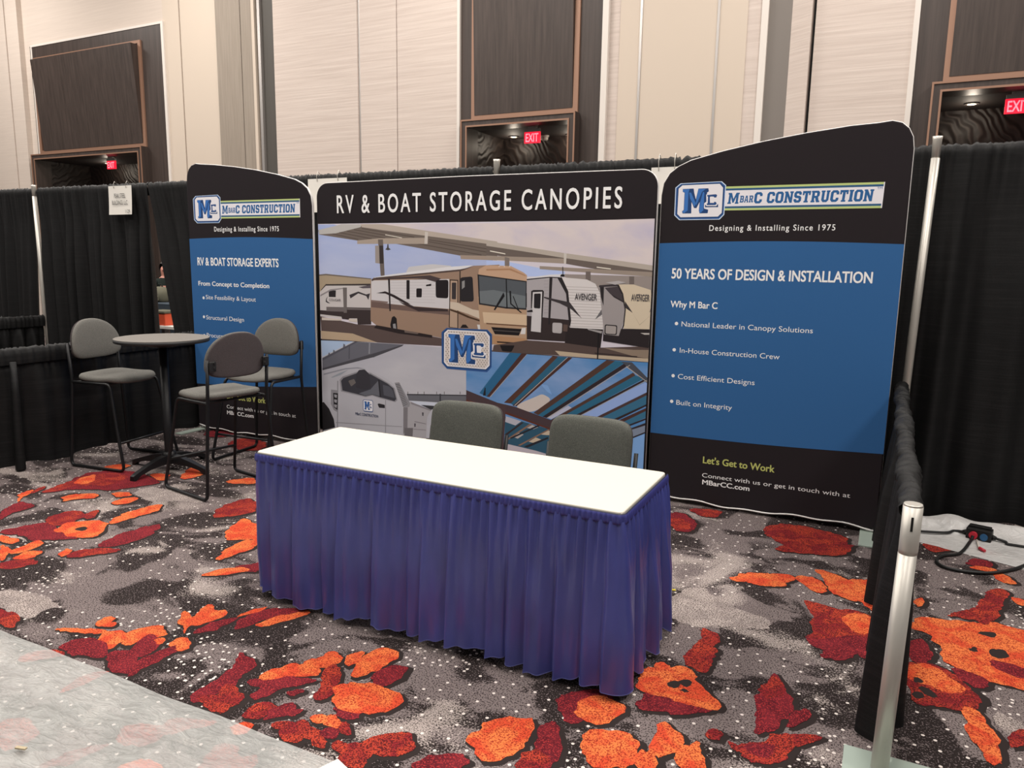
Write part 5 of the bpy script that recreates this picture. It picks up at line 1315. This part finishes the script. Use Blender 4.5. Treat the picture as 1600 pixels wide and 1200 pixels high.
# ------------------------------------------------------------------ bistro table
bt = thing('bistro_table', 'tall round bistro table with grey top and black spider base', 'table', (-5.12, -1.60, 0))
HT = 1.052
link('tabletop', lathe(bmesh.new(), [(.30, HT-.032), (.336, HT-.032), (.342, HT-.026), (.342, HT-.006)], seg=64), M['plastic'], bt)
link('laminate', lathe(bmesh.new(), [(.340, HT-.006), (.341, HT-.002), (.338, HT)], seg=64), M['tabletop'], bt)
link('column', lathe(bmesh.new(), [(.036, .10), (.032, .14), (.031, HT-.06)], seg=24), M['tube'], bt)
link('top_spider', lathe(bmesh.new(), [(.10, HT-.07), (.17, HT-.04), (.17, HT-.032)], seg=24), M['tube'], bt)
link('hub', lathe(bmesh.new(), [(.05, .05), (.06, .07), (.058, .12), (.045, .15)], seg=24), M['tube'], bt)
for k in range(4):
    a = R(-83.5+8+90*k) if False else math.atan2(-1.966+1.60, -5.077+5.12)+k*PI/2
    bm = bmesh.new(); d = Vector((math.cos(a), math.sin(a), 0)); w = Vector((-d.y, d.x, 0)); rings = []
    for q, (r_, zt, zb, hw) in enumerate(((.03, .125, .055, .036), (.12, .115, .058, .034), (.22, .088, .05, .030), (.31, .06, .03, .027), (.355, .045, .0, .026), (.372, .036, .0, .022))):
        c = d*r_
        rings.append([bm.verts.new(c+w*hw+Vector((0, 0, zb))), bm.verts.new(c+w*hw*.75+Vector((0, 0, zt))), bm.verts.new(c-w*hw*.75+Vector((0, 0, zt))), bm.verts.new(c-w*hw+Vector((0, 0, zb)))])
    for p, q in zip(rings, rings[1:]):
        for i in range(4): bm.faces.new((p[i], p[(i+1) % 4], q[(i+1) % 4], q[i]))
    bm.faces.new(rings[0]); bm.faces.new(rings[-1])
    link('foot', bm, M['tube'], bt)

# ------------------------------------------------------------------ plastic film on the aisle
def film_sheet():
    bm = bmesh.new(); nx, ny = 190, 60; x0, x1, y1, y0 = -9.0, -1.66, -3.755, -6.2; grid = []
    for i in range(nx+1):
        col = []
        for j in range(ny+1):
            s, t_ = i/nx, j/ny; x = x0+(x1-x0)*s; y = y1+(y0-y1)*t_
            e = .012*noise.noise(Vector((x*3, 0, 1))) if j == 0 else 0
            z = .006+.010*abs(noise.noise(Vector((x*3.1, y*6, 2))))+.006*abs(noise.noise(Vector((x*9, y*15, 7))))
            if j == 0: z = .0035
            col.append(bm.verts.new((x, y+e, z)))
        grid.append(col)
    for a, b in zip(grid, grid[1:]):
        for j in range(ny): f = bm.faces.new((a[j], a[j+1], b[j+1], b[j])); f.smooth = True
    o = link('plastic_film', bm, M['film']); tag(o, 'clear wrinkled plastic film laid over the carpet at front left', 'plastic film')
film_sheet()
bm = bmesh.new(); P = [onz(u, v) for u, v in ((498, 1207), (520, 1184), (543, 1192), (570, 1210))]
c_ = Vector(((P[0].x+P[3].x)/2, -4.05, 0))
bm = B(-.09, .09, -.15, .15, 0, .004, bev=.001)
o = link('white_card', bm, M['paper']); o.location = (P[1].x+.075, P[1].y-.195, .022); o.rotation_euler = (0, 0, R(-20)); tag(o, 'white card lying at the corner of the clear film', 'card')
o = link('paper_scrap', B(-.022, .022, -.007, .007, 0, .004, bev=.001), M['green_gap']); o.location = onz(1049, 922, .001); o.rotation_euler = (0, 0, .4); tag(o, 'tiny yellow paper scrap on the carpet right of the skirt', 'paper scrap')
o = link('paper_scrap', B(-.02, .02, -.006, .006, 0, .006, bev=.001), grain('kraft_scrap', '#a99a7c', '#b9aa8c', (90, 90, 90))); o.location = onz(33, 1170, .02); o.rotation_euler = (0, 0, .3); tag(o, 'small tan scrap lying on the clear film', 'paper scrap')

# film bunched below the right drape
def bunched():
    bm = bmesh.new(); nx = 150; grid = []
    prof = [(-.02, .105), (-.05, .12), (-.075, .108), (-.10, .07), (-.14, .035), (-.22, .02), (-.30, .012), (-.36, .006), (-.50, .004)]
    for i in range(nx+1):
        x = .06+3.0*i/nx; col = []
        for k, (y, z) in enumerate(prof):
            w = noise.noise(Vector((x*5, k*.5, 4)))
            hump = .045*math.exp(-((x-.37)/.09)**2)+.03*math.exp(-((x-.10)/.12)**2)
            zz = z*(.62+.25*noise.noise(Vector((x*2.2, 0, 9))))+(hump if z > .06 else 0)+abs(w)*.02*(1 if z > .01 else .15)
            yy = y-.08+.03*noise.noise(Vector((x*3, k, 5)))
            if k == len(prof)-1: yy = max(-.39-.36*x, -.85)+.01*w
            col.append(bm.verts.new((x, yy, zz)))
        grid.append(col)
    for a, b in zip(grid, grid[1:]):
        for j in range(len(a)-1): f = bm.faces.new((a[j], a[j+1], b[j+1], b[j])); f.smooth = True
    o = link('plastic_film', bm, M['film2']); tag(o, 'milky plastic film bunched under the tall drape at right', 'plastic film')
bunched()

# floor power box and its cables
pb = onz(1529, 846, .0)
pw = thing('power_box', 'black floor power box with red and blue outlets at right', 'power box', (pb.x, pb.y, 0.012), R(-14))
link('case', B(-.068, .068, -.04, .04, 0, .075, bev=.006), M['rubber'], pw)
link('lid_ridge', B(-.06, .06, -.01, .03, .075, .088, bev=.004), M['rubber'], pw)
def facing(m_, r_, x, z, name, d=.008):
    bm = bmesh.new(); tube(bm, [(x, -.039, z), (x, -.041-d, z)], r_, 20); return link(name, bm, m_, pw)
facing(M['redplug'], .023, -.026, .036, 'red_socket', .02); facing(M['blueoutlet'], .021, .03, .034, 'blue_socket')
for sx in (-1, 1):
    bm = bmesh.new(); tube(bm, [(sx*.066, 0, .034), (sx*.09, 0, .03)], [.016, .011], 12); link('cable_gland', bm, M['rubber'], pw)
def cable(name, pts, r_, m_, label):
    pts = [Vector(p) for p in pts]; out = []
    for i in range(len(pts)-1):
        p0, p1, p2, p3 = pts[max(i-1, 0)], pts[i], pts[i+1], pts[min(i+2, len(pts)-1)]
        for k in range(8):
            t_ = k/8; out.append(.5*((2*p1)+(p2-p0)*t_+(2*p0-5*p1+4*p2-p3)*t_*t_+(3*p1-p0-3*p2+p3)*t_**3))
    out.append(pts[-1]); bm = bmesh.new(); tube(bm, out, r_, 10)
    o = link(name, bm, m_); return tag(o, label, 'cable')
ux = Vector((math.cos(R(-14)), math.sin(R(-14)), 0)); fy = Vector((ux.y, -ux.x, 0))
pbv = Vector((pb.x, pb.y, 0))
cable('power_cable', [pbv-ux*.09+Vector((0, 0, .042)), pbv-ux*.14+Vector((0, 0, .034)), onz(1480, 832, .03), onz(1452, 831, .028), onz(1425, 829, .028)], .008, M['rubber'], 'black cable running left from the power box behind the rail')
cable('power_cable', [pbv+ux*.09+Vector((0, 0, .042)), pbv+ux*.14+Vector((0, 0, .034)), onz(1575, 850, .03), onz(1605, 855, .028), onz(1680, 868, .028), onz(1680, 868, .028)+Vector((.7, -.05, 0)), onz(1680, 868, .028)+Vector((1.6, 0, 0))], .008, M['rubber'], 'black cable running right from the power box along the drape')
cable('power_cable', [pbv-ux*.026+fy*.06+Vector((0, 0, .045)), pbv-ux*.03+fy*.10+Vector((0, 0, .022)), onz(1500, 864, .012), onz(1474, 868, .012), onz(1463, 876, .012), onz(1476, 886, .012), onz(1510, 893, .012), onz(1550, 895, .012), onz(1585, 889, .012), onz(1620, 878, .012), onz(1690, 872, .012), onz(1690, 872, .012)+Vector((.6, .02, 0)), onz(1690, 872, .012)+Vector((1.5, -.05, 0))], .009, M['rubber'], 'black cable looping across the carpet in front of the power box')
bm = bmesh.new(); p0 = pbv+ux*.0+fy*.075; 
tube(bm, [p0+Vector((0, 0, .03)), onz(1530, 856, .02)], .006, 8, mi=0); tube(bm, [onz(1530, 856, .02), onz(1539, 861, .016)], .009, 10, mi=1)
o = link('plug_cap', bm, [M['white'], M['redplug']]); tag(o, 'red plug cap on a white tether below the power box', 'plug')

# ------------------------------------------------------------------ seen through the gap in the left drape
Yg = 2.0
def gp(u, v, y=Yg): return ony(u, v, y)
ht = gp(250, 472, 1.75); ot = gp(256, 500, 1.55); bgp = gp(254, 462, 1.85); hd = gp(249, 420, 2.25)
ct = thing('display_counter', 'slate cloth covered counter seen through the drape gap', 'counter', (ht.x, 1.8, 0))
link('counter_top', B(-.55, .75, -.28, .28, ht.z-.03, ht.z, bev=.006), M['slate'], ct); link('cloth_front', B(-.55, .75, -.29, -.275, ht.z-.26, ht.z-.03), M['slate'], ct)
for sx in (-.5, .7):
    for sy in (-.22, .22): link('leg', B(sx-.02, sx+.02, sy-.02, sy+.02, 0, ht.z-.03), M['tableleg'], ct)
bx = thing('storage_bin', 'orange storage bin with pale rim seen through the drape gap', 'bin', (gp(257, 500, 1.22).x, 1.22, 0))
zb = gp(256, 509, 1.1).z; zt_ = gp(256, 490, 1.1).z
link('bin', B(-.16, .16, -.12, .12, zb, zt_, bev=.01), M['orange'], bx); link('rim', B(-.17, .17, -.13, .13, zt_, zt_+.03, bev=.006), M['bag'], bx)
link('stand', B(-.2, .34, -.14, .14, zb-.04, zb, bev=.004), M['paper'], bx); link('stand_leg', B(-.03, .03, -.03, .03, 0, zb-.04), M['tableleg'], bx)
bp = thing('backpack', 'olive grey canvas pack on the slate counter behind the gap', 'bag', (bgp.x+.02, 1.8, ht.z))
zt_ = gp(254, 449, 1.8).z-ht.z
link('body', pad(superpts(.15, .11, 3, 30), 0, zt_*.8, zt_*.25), M['bag'], bp); link('pocket', B(-.10, .10, -.135, -.10, .02, zt_*.45, bev=.012), M['bag'], bp)
bm = bmesh.new(); tube(bm, fillet([(-.05, 0, zt_*.98), (-.04, 0, zt_*1.2), (.04, 0, zt_*1.2), (.05, 0, zt_*.98)], .03), .01, 8); link('handle', bm, M['shirt'], bp)
def person():
    k = hd.z-.02; sc = k/1.60   # eye level height over that of a 1.7 m person
    root = thing('person', 'person in a dark shirt glimpsed through the drape gap', 'person', (hd.x, 2.35, 0), R(-60))
    J = [(0, 0, .95), (0, 0, 1.12), (0, 0, 1.30), (0, 0, 1.42), (0, 0, 1.50), (.01, 0, 1.58), (.015, 0, 1.68),
         (0, .10, .90), (.02, .10, .50), (-.01, .10, .09), (.12, .11, .05), (0, -.10, .90), (.02, -.10, .50), (-.01, -.10, .09), (.12, -.11, .05),
         (0, .17, 1.40), (.03, .23, 1.14), (.20, .17, 1.04), (.29, .13, 1.06), (0, -.17, 1.40), (.03, -.23, 1.14), (.20, -.17, 1.04), (.29, -.13, 1.06)]
    E_ = [(0, 1), (1, 2), (2, 3), (3, 4), (4, 5), (5, 6), (0, 7), (7, 8), (8, 9), (9, 10), (0, 11), (11, 12), (12, 13), (13, 14), (3, 15), (15, 16), (16, 17), (17, 18), (3, 19), (19, 20), (20, 21), (21, 22)]
    RR = [(.14, .11), (.125, .10), (.15, .11), (.10, .08), (.052, .052), (.085, .075), (.07, .065), (.09, .09), (.062, .062), (.04, .04), (.035, .03), (.09, .09), (.062, .062), (.04, .04), (.035, .03),
          (.06, .06), (.043, .043), (.032, .032), (.035, .022), (.06, .06), (.043, .043), (.032, .032), (.035, .022)]
    me = bpy.data.meshes.new('body'); me.from_pydata([Vector(p)*sc for p in J], E_, []); o = bpy.data.objects.new('body', me); COL.objects.link(o)
    o.modifiers.new('skin', 'SKIN'); sub = o.modifiers.new('sub', 'SUBSURF'); sub.levels = sub.render_levels = 2
    for i, sv in enumerate(me.skin_vertices[0].data): sv.radius = (RR[i][0]*sc, RR[i][1]*sc); sv.use_root = i == 0
    bpy.context.view_layer.update()
    m2 = bpy.data.meshes.new_from_object(o.evaluated_get(bpy.context.evaluated_depsgraph_get())); bpy.data.objects.remove(o)
    m2.materials.clear()
    for q in (M['skin'], M['shirt'], M['slate']): m2.materials.append(q)
    for p in m2.polygons:
        c = p.center/sc; p.use_smooth = True
        p.material_index = 1 if (.93 < c.z < 1.47 and not (abs(c.y) > .19 and c.z < 1.2) and c.x < .12) else (2 if c.z <= .93 and c.z > .07 else (0 if c.z > .2 else 1))
    b = bpy.data.objects.new('body', m2); COL.objects.link(b); b.parent = root
    bm = bmesh.new(); bmesh.ops.create_uvsphere(bm, u_segments=24, v_segments=16, radius=.1*sc)
    bmesh.ops.delete(bm, geom=[v for v in bm.verts if v.co.x > .045*sc and v.co.z < .05*sc or v.co.z < -.06*sc], context='VERTS')
    for v in bm.verts: v.co = Vector((v.co.x*1.0, v.co.y*.88, v.co.z*1.1))+Vector((.0, 0, 1.645))*sc
    link('hair', bm, M['hair'], root, smooth=True)
    bm = bmesh.new(); tube(bm, [Vector((.075, 0, 1.64))*sc, Vector((.10, 0, 1.60))*sc, Vector((.08, 0, 1.592))*sc], [.008, .014, .01], 8); link('nose', bm, M['skin'], root)
person()
# display panel glimpsed at the far left edge
dp = ony(2, 470, .9)
dq = thing('exhibit_board', 'white display board with diamond pattern at the far left edge', 'exhibit board', (dp.x-.5, .9, 0))
zmid = ony(4, 452, .9).z
link('panel', B(-.7, .62, 0, .03, .05, 2.0, bev=.004), M['bannerwhite'], dq); link('pattern', B(-.69, .61, -.004, -.001, .06, zmid), M['diamond'], dq)
link('foot', B(-.7, .62, -.15, .18, 0, .05), M['alu'], dq)
